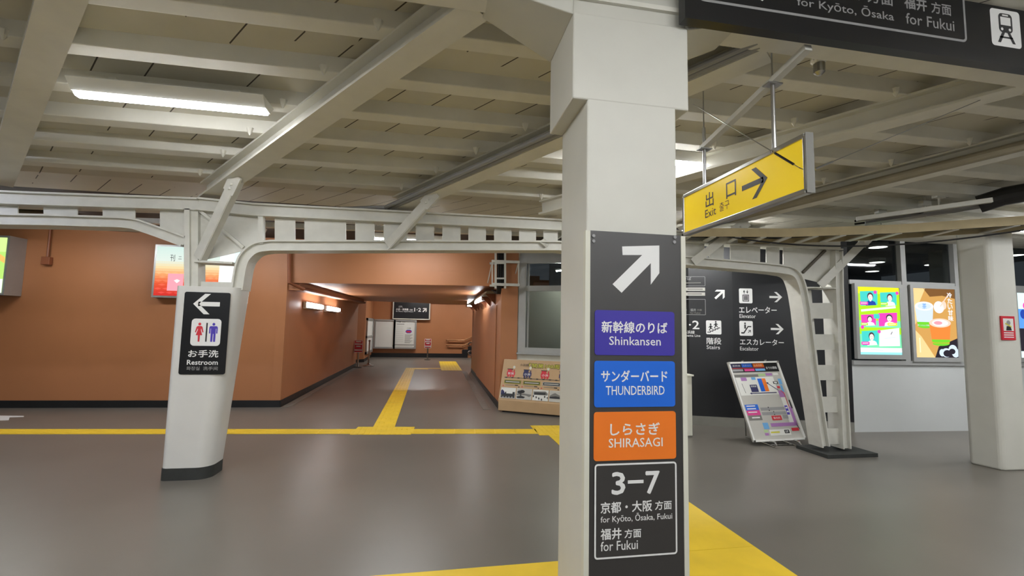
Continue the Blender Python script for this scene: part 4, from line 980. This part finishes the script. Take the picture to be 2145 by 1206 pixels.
A.poly([upt(sq, x, y) for x, y in ((.08, .82), (.25, .82), (.25, .74), (.42, .74), (.42, .66), (.58, .66), (.58, .58), (.75, .58), (.75, .5), (.92, .5), (.92, .56), (.8, .56), (.8, .64), (.63, .64), (.63, .72), (.47, .72), (.47, .8), (.3, .8), (.3, .88), (.08, .88))], M_INK, 2)
for ox, oy in ((.3, .28), (.64, .1)):
    A.disc(*upt(sq, ox, oy), .014, .014, M_INK, 2); A.line(upt(sq, ox, oy + .08), upt(sq, ox, oy + .3), .026, M_INK, 2)
    A.line(upt(sq, ox, oy + .26), upt(sq, ox - .1, oy + .46), .014, M_INK, 2); A.line(upt(sq, ox, oy + .26), upt(sq, ox + .12, oy + .36), .014, M_INK, 2); A.line(upt(sq, ox, oy + .1), upt(sq, ox - .13, oy + .24), .012, M_INK, 2); A.line(upt(sq, ox, oy + .1), upt(sq, ox + .13, oy + .2), .012, M_INK, 2)
mb.build('pictogram', ws); mb = MB(); A.mb = mb
A.text('階段', A.bx(1480, 707, 1511, 721), M_WPR, 1, .014); A.text('Stairs', A.bx(1480, 723, 1508, 731), M_WPR, 1, .006)
mb.build('caption', ws)
ws2 = thing('wall_sign', 'white elevator and escalator lettering with right arrows on the right face of the black wall', 'sign', (5.4, 6.7, 1.2))
mb = MB(); A = artplane(mb, BW[1], BW[2])
sq = A.bx(1548, 604, 1576, 635); A.rrect(sq, .022, M_WPR, 1)
A.rect(ubox(sq, .26, .42, .74, .88), M_INK, 2); A.rect(ubox(sq, .32, .47, .68, .83), M_WPR, 3)
for x in (.4, .5, .6): A.line(upt(sq, x, .55), upt(sq, x, .8), .016, M_INK, 4); A.disc(*upt(sq, x, .52), .008, .01, M_INK, 4)
A.poly([upt(sq, x, y) for x, y in ((.3, .25), (.38, .1), (.46, .25), (.4, .25), (.4, .36), (.36, .36), (.36, .25))], M_INK, 2); A.poly([upt(sq, x, y) for x, y in ((.54, .2), (.6, .2), (.6, .1), (.64, .1), (.64, .2), (.7, .2), (.62, .36))], M_INK, 2)
mb.build('pictogram', ws2); mb = MB(); A.mb = mb
sq = A.bx(1549, 672, 1577, 703); A.rrect(sq, .022, M_WPR, 1)
A.poly([upt(sq, x, y) for x, y in ((.12, .76), (.3, .76), (.62, .34), (.88, .34), (.88, .42), (.66, .42), (.34, .86), (.12, .86))], M_INK, 2)
A.disc(*upt(sq, .42, .16), .014, .014, M_INK, 2); A.line(upt(sq, .42, .24), upt(sq, .42, .52), .026, M_INK, 2); A.arrow(*upt(sq, .74, .7), .06, 45, M_INK, 2)
mb.build('pictogram', ws2)
for x, y in ((1625, 622), (1628, 689)):
    mb = MB(); A.mb = mb; c = A.uv(x, y); A.arrow(c[0], c[1], .20, 0, M_WPR, 1, .085); mb.build('arrow', ws2)
mb = MB(); A.mb = mb
A.text('エレベーター', A.bx(1548, 642, 1627, 656), M_WPR, 1, .014); A.text('Elevator', A.bx(1549, 658, 1583, 666), M_WPR, 1, .006)
mb.build('lettering', ws2); mb = MB(); A.mb = mb
A.text('エスカレーター', A.bx(1550, 710, 1642, 723), M_WPR, 1, .014); A.text('Escalator', A.bx(1550, 726, 1589, 734), M_WPR, 1, .006)
mb.build('lettering', ws2)
p = hit(1662, 582, Vector((4.94, 6.845, 0)), Vector((.271, .963, 0)))
mb = MB(); nn = Vector((-.271, -.963, 0)); mb.tube([p, p + nn * .05, p + nn * .07], [.10, .10, .07], M_GPR, 20); tag(mb.build('wall_disc', loc=tuple(p)), 'grey round fitting high on the black wall behind the curved truss corner', 'fitting')
# cream cabinet at the left end of the black wall
cb = thing('low_cabinet', 'low cream cabinet standing at the left end of the black wall', 'cabinet', (3.6, 6.5, 0))
mb = MB(); mb.box(3.2, 3.84, 6.28, 6.75, .02, .88, M_CREAM); mb.build('body', cb, bevel=.008)
mb = MB(); mb.box(3.18, 3.86, 6.26, 6.77, .88, .905, M_CREAM); mb.build('top_board', cb, bevel=.004)
mb = MB(); mb.box(3.22, 3.82, 6.3, 6.74, 0, .03, M_SKIRT); mb.build('plinth', cb)

# ================================================================== A-FRAME MAP BOARD
c0, c1 = onz(1572, 936), onz(1688, 922)
BLp, BRp = Vector((4.41, 5.72, .075)), Vector((5.22, 5.70, .085))
TLp = ony(1523, 757, 6.05); TRp = ony(1628, 756, 6.02)
U = (TRp - TLp); wU = .80
U.normalize(); bl = ony(1578, 926, 5.72); br = ony(1687, 918, 5.70)
U = ((br - bl).normalized() + (TRp - TLp).normalized()).normalized(); Vb = ((TLp - bl) + (TRp - br)) * .5; hB = Vb.length; Vb = (Vb - U * 0.0).normalized()
wB = ((br - bl).length + (TRp - TLp).length) * .5
af = thing('map_board', 'white framed route map board leaning on a steel floor stand before the black wall', 'floor sign', (float(bl.x + wB / 2), 5.75, 0))
mb = MB(); A = Art(mb, bl, U, Vb, .0008); N = A.N
mb.prism([A.p(0, 0, 0), A.p(wB, 0, 0), A.p(wB, hB, 0), A.p(0, hB, 0)], -N * .02, M_PAPERG)
b = (.025, .025, wB - .025, hB - .025)
def R(x0, y0, x1, y1, m, L=2): A.rect(ubox(b, x0, y0, x1, y1), m, L)
R(0, 0, 1, .12, M_BLK, 1); R(.02, .0, .22, .05, M_NAVY, 2); R(.24, .0, .46, .05, M_BLUE, 2); R(.48, 0, .71, .05, M_ORNG, 2)
for x, tx in ((.05, '新幹線'), (.27, 'サンダーバード'), (.51, 'しらさぎ')): A.text(tx, ubox(b, x, .015, x + .16, .04), M_WPR, 3, .0)
R(.0, .06, .72, .066, M_RED, 2); R(.02, .075, .24, .105, M_GPR, 2); R(.27, .075, .48, .105, M_PINK, 2); R(.5, .075, .71, .105, M_SKYB, 2)
A.text('までの順路', ubox(b, .74, .05, .97, .085), M_WPR, 2, .01)
R(.02, .15, .52, .185, M_MIDG, 1); R(.52, .145, .68, .175, M_LGRN, 1); R(.68, .14, .82, .175, M_LILAC, 1); R(.84, .14, .95, .17, M_PAPER, 2)
R(.03, .19, .82, .43, M_PAPER, 1); R(.13, .19, .25, .235, M_LILAC, 2); R(.35, .19, .44, .225, M_SKYB, 2)
R(.47, .21, .56, .385, M_BLUE, 2); R(.56, .21, .64, .385, M_ORNG, 2); R(.27, .29, .42, .39, M_NAVY, 2); A.text('新幹線', ubox(b, .29, .30, .40, .325), M_WPR, 3, .0)
A.line(upt(b, .25, .405), upt(b, .78, .405), .012, M_NAVY, 3); A.poly([upt(b, .22, .405), upt(b, .26, .39), upt(b, .26, .42)], M_NAVY, 3)
A.line(upt(b, .83, .375), upt(b, .66, .28), .010, M_NAVY, 3); A.poly([upt(b, .63, .265), upt(b, .68, .265), upt(b, .66, .295)], M_NAVY, 3)
R(.78, .255, .88, .29, M_INK, 2); R(.80, .262, .86, .283, M_PAPER, 3); R(.83, .32, .89, .35, M_PNK if False else M_RED, 2); R(.9, .22, .97, .30, M_SKYB, 2); R(.9, .31, .95, .4, M_SKYB, 2)
R(.82, .38, .93, .47, M_LILAC, 2); R(.83, .47, .93, .82, M_PAPER, 1)
A.line(upt(b, .12, .27), upt(b, .14, .40), .006, M_INK, 2)
R(.03, .55, .30, .625, M_BLUE, 2); R(.03, .625, .30, .69, M_PINK, 2); R(.03, .69, .30, .755, M_MIDG, 2)
for y in (.57, .605, .65): A.line(upt(b, .06, y), upt(b, .24, y), .014, M_WPR, 3)
A.line(upt(b, .1, .72), upt(b, .26, .72), .016, M_WPR, 3)
R(.33, .595, .84, .635, M_GPR, 1); R(.33, .655, .84, .695, M_GPR, 1)
for x, y in ((.5, .595), (.5, .635), (.58, .655), (.58, .69)): A.disc(*upt(b, x, y), .008, .008, M_INK, 2)
A.line(upt(b, .93, .42), upt(b, .93, .6), .010, M_RED, 3); A.line(upt(b, .88, .38), upt(b, .93, .42), .010, M_RED, 3)
R(.84, .58, .9, .70, M_INDIGO, 2); R(.85, .60, .89, .62, M_PAPER, 3); R(.85, .65, .89, .67, M_PAPER, 3)
R(.92, .60, .98, .84, M_LILAC, 2); R(.43, .80, .98, .845, M_LILAC, 2)
R(.5, .705, .7, .765, M_RED, 2); A.text('案内所', ubox(b, .53, .72, .67, .75), M_WPR, 3, .0); R(.73, .70, .84, .75, M_GPR, 2)
R(.97, .51, 1.0, .62, M_INK, 2)
R(.27, .79, .38, .87, M_SKYB, 2); R(.25, .88, .33, .91, M_LGRN, 2); R(.25, .92, .33, .95, M_LILAC, 2)
R(.36, .88, .78, .955, M_PAPER, 1); R(.38, .905, .56, .925, M_ORNG if False else M_LIME, 2); R(.66, .89, .76, .935, M_INK, 2); A.text('1F', ubox(b, .685, .9, .735, .926), M_WPR, 3, .02)
A.line(upt(b, .95, .82), upt(b, .99, .89), .010, M_INK, 2); R(.82, .87, .97, .91, M_RED, 2)
mb.build('map_sheet', af)
mb = MB(); fr = .024
for q in ((0, 0, wB, fr), (0, hB - fr, wB, hB), (0, fr, fr, hB - fr), (wB - fr, fr, wB, hB - fr)):
    mb.prism([A.p(q[0], q[1], -10), A.p(q[2], q[1], -10), A.p(q[2], q[3], -10), A.p(q[0], q[3], -10)], N * .026, M_LAMP)
afr = mb.build('frame', af, bevel=.003)
for u in (.0, 1.0):
    for v in (0., 1.):
        mb = MB(); p = A.p(.012 + u * (wB - .024), .012 + v * (hB - .024), 20); mb.tube([p, p + N * .01], .014, M_CHROME, 10); mb.build('corner_cap', afr)
bk = Vector((N.x, N.y, 0)).normalized() * -1
for f in (.3, .76):
    mb = MB(); p0 = A.p(wB * f, hB + .02, 6); foot = A.p(wB * f, 0, 0); foot.z = .015
    mb.tube([A.p(wB * f, hB + .012, 24), A.p(wB * f, hB + .02, 0), A.p(wB * f, hB - .05, -45), Vector((foot.x + bk.x * .5, foot.y + bk.y * .5, .015)),
             Vector((foot.x + bk.x * .1, foot.y + bk.y * .1, .015)), foot - bk * .10 + Vector((0, 0, .0)), foot - bk * .14 + Vector((0, 0, .03)), foot - bk * .12 + Vector((0, 0, .06)), A.p(wB * f, .0, 22)], .011, M_CHROME, 8)
    mb.build('support_leg', af, smooth=True)
mb = MB(); a_, b_ = A.p(wB * .3, 0, 0), A.p(wB * .76, 0, 0); a_.z = b_.z = .015; mb.tube([a_, b_], .009, M_CHROME, 8)
mb.build('cross_bar', af)

# ================================================================== BRIGHT SCREENS
def screen(name, label, px0, px1, pyt, pyb):
    x0, z1 = gpx(px0, pyt, .045); x1, _ = gpx(px1, pyt, .045); _, z0 = gpx(px1, pyb, .045)
    t = thing('display_screen', label, 'display', tuple(ga((x0 + x1) / 2, z0, .05)), 'bright upright display screens')
    f = .055; mb = MB()
    for q in ((x0 - f, x1 + f, z1, z1 + f), (x0 - f, x1 + f, z0 - f * 1.3, z0), (x0 - f, x0, z0, z1), (x1, x1 + f, z0, z1)): gbar(mb, q[0], q[1], q[2], q[3], .0, .06, M_GFRAME)
    gbar(mb, x0, x1, z0, z1, .0, .03, M_GFRAME); mb.build('case', t)
    mb = MB(); A = Art(mb, GW0 + GWN * .045, GWD, (0, 0, 1), .0012)
    return t, A, (x0, z0, x1, z1)
t, A, b = screen('s', 'bright screen with green and pink portrait tiles, left of the drinks screen', 1795, 1882, 600, 743)
for k, m in enumerate((S_YEL, S_LIME, S_LIME, S_LIME, S_LIME, S_MINT, S_LIME, S_MINT, S_MINT, S_CYAN)): A.rect(ubox(b, 0, k / 10, 1, (k + 1) / 10), m, 1)
def portrait(q, bg, cloth, tagm, side):
    A.poly([upt(q, 0, .04), upt(q, 1, -.04), upt(q, .97, .92), upt(q, .02, 1.02)], bg, 2)
    A.poly([upt(q, x, y) for x, y in ((.3, 1), (.34, .75), (.46, .66), (.7, .66), (.84, .74), (.9, .95))], cloth, 3)
    A.disc(*upt(q, .57, .36), (q[2] - q[0]) * .17, (q[3] - q[1]) * .26, S_HAIR, 4); A.disc(*upt(q, .57, .43), (q[2] - q[0]) * .13, (q[3] - q[1]) * .21, S_SKIN, 5)
    A.rect(ubox(q, .52, .58, .62, .7), S_SKIN, 4)
    A.line(upt(q, .5, .40), upt(q, .54, .40), .006, S_HAIR, 6); A.line(upt(q, .6, .40), upt(q, .64, .40), .006, S_HAIR, 6); A.line(upt(q, .53, .54), upt(q, .61, .54), .006, S_MAG, 6)
    A.rrect(ubox(q, -.06 if side else .45, .74, .42 if side else .95, .95), .012, tagm, 7); A.line(upt(q, 0 if side else .5, .84), upt(q, .35 if side else .88, .83), .012, S_WHITE, 8)
portrait(ubox(b, .06, .06, .48, .28), S_TEAL, S_NAVY, S_MAG, True); portrait(ubox(b, .54, .07, .94, .28), S_TEAL, S_WHITE, S_LIME, True)
portrait(ubox(b, .06, .41, .42, .58), S_MAG, S_WHITE, S_LIME, True); portrait(ubox(b, .47, .38, .93, .58), S_MAG, S_WHITE, S_YEL, False)
portrait(ubox(b, .06, .65, .46, .87), S_TEAL, S_WHITE, S_MAG, True)
A.line(upt(b, .07, .355), upt(b, .9, .29), .035, S_WHITE, 3); A.rrect(ubox(b, .36, .40, .5, .47), .02, S_TEAL, 4)
A.poly([upt(b, .48, .645), upt(b, .96, .60), upt(b, .96, .87), upt(b, .46, .88)], S_WHITE, 3); A.line(upt(b, .75, .70), upt(b, .79, .66), .01, S_HAIR, 4); A.line(upt(b, .6, .76), upt(b, .86, .74), .008, S_LGY, 4)
A.rect(ubox(b, 0, .90, 1, .965), S_WHITE, 3); A.line(upt(b, .25, .93), upt(b, .55, .935), .01, S_LGY, 4)
for x, y in ((.42, .075), (.95, .08), (.08, .6), (.47, .66)): A.disc(*upt(b, x, y), .03, .03, S_MAG, 5)
A.mb.build('lit_screen', t)
t, A, b = screen('s', 'bright screen advertising iced drinks in plastic cups, beside the right pillar', 1911, 1998, 603, 749)
A.rect(b, S_TAN, 1); A.poly([upt(b, x, y) for x, y in ((0, 0), (.3, 0), (.15, .2), (.05, .5), (0, .55))], S_TANL, 2); A.poly([upt(b, x, y) for x, y in ((.25, 0), (1, 0), (1, .14), (.7, .1), (.4, .12))], S_BRN, 2)
A.poly([upt(b, x, y) for x, y in ((0, .6), (.15, .7), (.35, .9), (.45, 1), (0, 1))], S_TANL, 2); A.poly([upt(b, x, y) for x, y in ((.55, .84), (1, .72), (1, 1), (.45, 1))], S_DRK, 2)
def cup(cx, ty, by, rw, body, band, lid, L):
    A.poly([upt(b, cx - rw, ty), upt(b, cx + rw, ty), upt(b, cx + rw * .78, by), upt(b, cx - rw * .78, by)], body, L)
    A.disc(*upt(b, cx, by), (b[2] - b[0]) * rw * .78, .035, band, L)
    A.poly([upt(b, cx - rw * .84, by - .06), upt(b, cx + rw * .84, by - .06), upt(b, cx + rw * .8, by - .02), upt(b, cx - rw * .8, by - .02)], band, L + 1)
    A.disc(*upt(b, cx, ty), (b[2] - b[0]) * rw, .075, lid, L + 2)
cup(.25, .26, .55, .22, S_LGY, S_GRN, S_WHITE, 3)
A.disc(*upt(b, .25, .26), .13, .05, S_LGY, 6); A.text('茶', ubox(b, .2, .22, .3, .3), S_BLUE, 7, .01)
cup(.6, .5, .80, .26, S_ORG, S_GRN, S_PEACH, 6); A.disc(*upt(b, .6, .5), .155, .055, S_WHITE, 9); A.disc(*upt(b, .55, .5), .08, .03, S_PNK, 10)
A.disc(*upt(b, .6, .27), .10, .10, S_WHITE, 5); A.disc(*upt(b, .72, .24), .05, .07, S_PEACH, 5); A.line(upt(b, .62, .26), upt(b, .86, .06), .018, S_PEACH, 11)
for k, ch in enumerate('冷たい甘味'): A.text(ch, ubox(b, .80, .05 + k * .085, .92, .13 + k * .085), S_WHITE, 11, .03)
A.line(upt(b, .1, .72), upt(b, .1, .93), .022, S_CRM, 6)
for x, y, r in ((.72, .93, .10), (.88, .88, .09), (.62, .99, .06), (.94, .97, .08)): A.disc(*upt(b, x, min(y, .93)), r * .9, min(r, .075), S_LGY, 3)
for x, y, r in ((.74, .94, .075), (.86, .91, .06)): A.disc(*upt(b, x, y), r, r * .75, S_DRK, 4)
A.mb.build('lit_screen', t)
t, A, b = screen('s', 'bright blue screen at the right edge of the frame behind the right pillar', 2128, 2222, 613, 750)
A.rect(b, S_PALE, 1); A.rect(ubox(b, 0, .25, .5, .55), S_BLUE, 2); A.disc(*upt(b, .12, .33), .06, .08, S_NAVY, 3); A.disc(*upt(b, .2, .2), .07, .07, S_MAG, 3); A.rect(ubox(b, .02, .55, .9, .9), S_DRK, 2); A.disc(*upt(b, .2, .7), .09, .13, S_GRN, 3); A.disc(*upt(b, .2, .7), .06, .1, S_DRK, 4); A.rect(ubox(b, .5, .1, .95, .5), S_LGY, 2)
A.mb.build('lit_screen', t)

# ================================================================== RIGHT PILLAR
rpl = thing('chamfered_pillar', 'white chamfered pillar at the right edge with a small red notice', 'column', (6.95, 4.75, 0))
q = [(6.575, 4.68), (6.615, 4.41), (6.65, 4.38), (6.97, 4.365), (7.015, 4.41), (7.06, 4.68), (7.0, 4.74), (6.66, 4.75)]
mb = MB(); mb.loft([[Vector((x, y, z)) for x, y in q] for z in (0, 2.90)], M_PILLAR); mb.build('shaft', rpl, bevel=.02)
rn = thing('red_notice', 'small red and white notice on the right chamfered pillar', 'notice', (7.0, 4.36, 1.5))
NY = 4.362; mb = MB(); A = Art(mb, (0, NY, 0), (1, 0, 0), (0, 0, 1), .001); b = A.bx(2098, 662, 2126, 712)
A.O.y = NY - .003
mb.box(b[0], b[2], NY - .003, NY + .012, b[1], b[3], M_RED); A.rect(ubox(b, .12, .1, .88, .62), M_PAPER, 1); A.disc(*upt(b, .5, .28), .03, .03, M_GPR, 2); A.poly([upt(b, x, y) for x, y in ((.3, .6), (.35, .42), (.65, .42), (.72, .6))], M_INK, 2); A.line(upt(b, .25, .3), upt(b, .7, .45), .015, M_LIME, 3)
for y in (.7, .79, .88): A.line(upt(b, .12, y), upt(b, .85, y), .012, M_WPR, 1)
mb.build('notice_face', rn)

# ================================================================== PIPES AND TRAYS AT THE RIGHT
_, A5, B5, d5 = BEAMS[4]
off = Vector((d5.y, -d5.x, 0)).normalized()
mb = MB(); s_ = off if off.x < 0 else -off
pA, pB = A5 + s_ * .13 + Vector((0, 0, .03)), B5 + s_ * .13 + Vector((0, 0, .03))
mb.tube([pA, pB], .045, M_PIPE, 14); tag(mb.build('roof_pipe', loc=tuple(pA)), 'thick taupe pipe running along the right-hand roof beam past the exit sign', 'pipe')
_, A2, B2, d2 = BEAMS[2]; s2 = Vector((d2.y, -d2.x, 0)).normalized(); s2 = s2 if s2.x < 0 else -s2
mb = MB()
for k in (.12, .17): mb.tube([A2 + s2 * k + Vector((0, 0, .02)), B2 + s2 * k + Vector((0, 0, .02)), B2 + s2 * k + Vector((-.5, .12, .0))], .022, M_GPR, 10)
tag(mb.build('roof_pipe', loc=tuple(A2)), 'pair of grey conduits along the diagonal beam left of the big white pillar', 'pipe')
tr = thing('cable_tray', 'tan cable tray with white rungs running to the right above the black wall', 'cable tray', (5.2, 4.6, 2.75))
def tp(px, py, z=2.76): return onz(px, py, z)
n0 = [Vector((3.0, 4.95, 2.72)), Vector((4.2, 4.75, 2.74)), Vector((5.4, 4.42, 2.79)), Vector((7.6, 3.55, 2.92))]
f0 = [p + Vector((.12, .42, .0)) for p in n0]
for i, nm in ((0, 'rail'), (1, 'rail')):
    pth = n0 if i == 0 else f0; mb = MB()
    for a, b in zip(pth, pth[1:]): mb.bar(a, b, .03, .10, M_TRAY)
    mb.build(nm, tr)
for k in range(13):
    f = k / 12 * 2.98; i = min(int(f), 2); u = f - i; a = n0[i].lerp(n0[i + 1], u); b = f0[i].lerp(f0[i + 1], u)
    mb = MB(); mb.bar(a + Vector((0, 0, -.05)), b + Vector((0, 0, -.05)), .07, .012, M_WHITE); mb.build('rung', tr)
mb = MB()
for k in range(6):
    o_ = Vector((.02 * k, .06 + .055 * k, .0 + .02 * (k % 2)))
    mb.tube([p + o_ + Vector((0, 0, random.uniform(-.01, .02))) for p in n0], .017, M_CABLE, 7)
tag(mb.build('cable_bundle', loc=(5.2, 4.6, 2.8)), 'dark cables lying in the tan cable tray at upper right', 'cables')
mb = MB(); pts = [Vector((3.3, 4.9, 2.70)), Vector((4.2, 4.8, 2.60)), Vector((5.2, 4.5, 2.58)), Vector((6.3, 4.15, 2.70)), Vector((7.6, 3.5, 2.95))]
mb.tube(smooth([p for p in pts], 2), .010, M_CABLE, 7); tag(mb.build('loose_cable', loc=(5.2, 4.5, 2.6)), 'single black cable sagging below the tan cable tray', 'cable')
wc = thing('channel_duct', 'white cable channel hung on thin rods above the tan tray', 'cable channel', (5.5, 4.3, 2.95))
mb = MB(); a, b = onroof(1794, 459, .0), onroof(2078, 419, .0); mb.bar(a, b, .05, .05, M_WHITE); mb.build('channel', wc)
mb = MB(); a2, b2 = onroof(1812, 468, .03), onroof(2100, 424, .03); mb.bar(a2, b2, .17, .03, M_GPR); mb.build('flat_duct', wc)
mb = MB()
for k in (0, 1): mb.tube([onroof(1790, 463 + 6 * k, .05), onroof(1900, 447 + 8 * k, .03), onroof(2000, 440 + 3 * k, .05), onroof(2130, 412 + 6 * k, .04)], .014, M_CABLE, 7)
mb.build('cable_run', wc)
for px, pb, pt in ((1846, 470, 400), (1939, 455, 425), (1968, 440, 385)):
    p = onroof(px, pb, .0); mb = MB(); mb.tube([p, Vector((p.x, p.y, roofz(p.y, .26)))], .009, M_WHITE, 8); mb.box(p.x - .06, p.x + .06, p.y - .03, p.y + .03, roofz(p.y, .14), roofz(p.y, .2), M_WHITE); mb.build('hanger_rod', wc)
mb = MB(); a, b = onroof(2050, 428, .04), onroof(2160, 405, .04); mb.tube([a, a.lerp(b, .5) + Vector((0, 0, .03)), b + (b - a) * .8], .10, M_CABLE, 14); tag(mb.build('flexible_duct', loc=tuple(a)), 'fat black flexible duct at the right edge above the cable tray', 'duct')
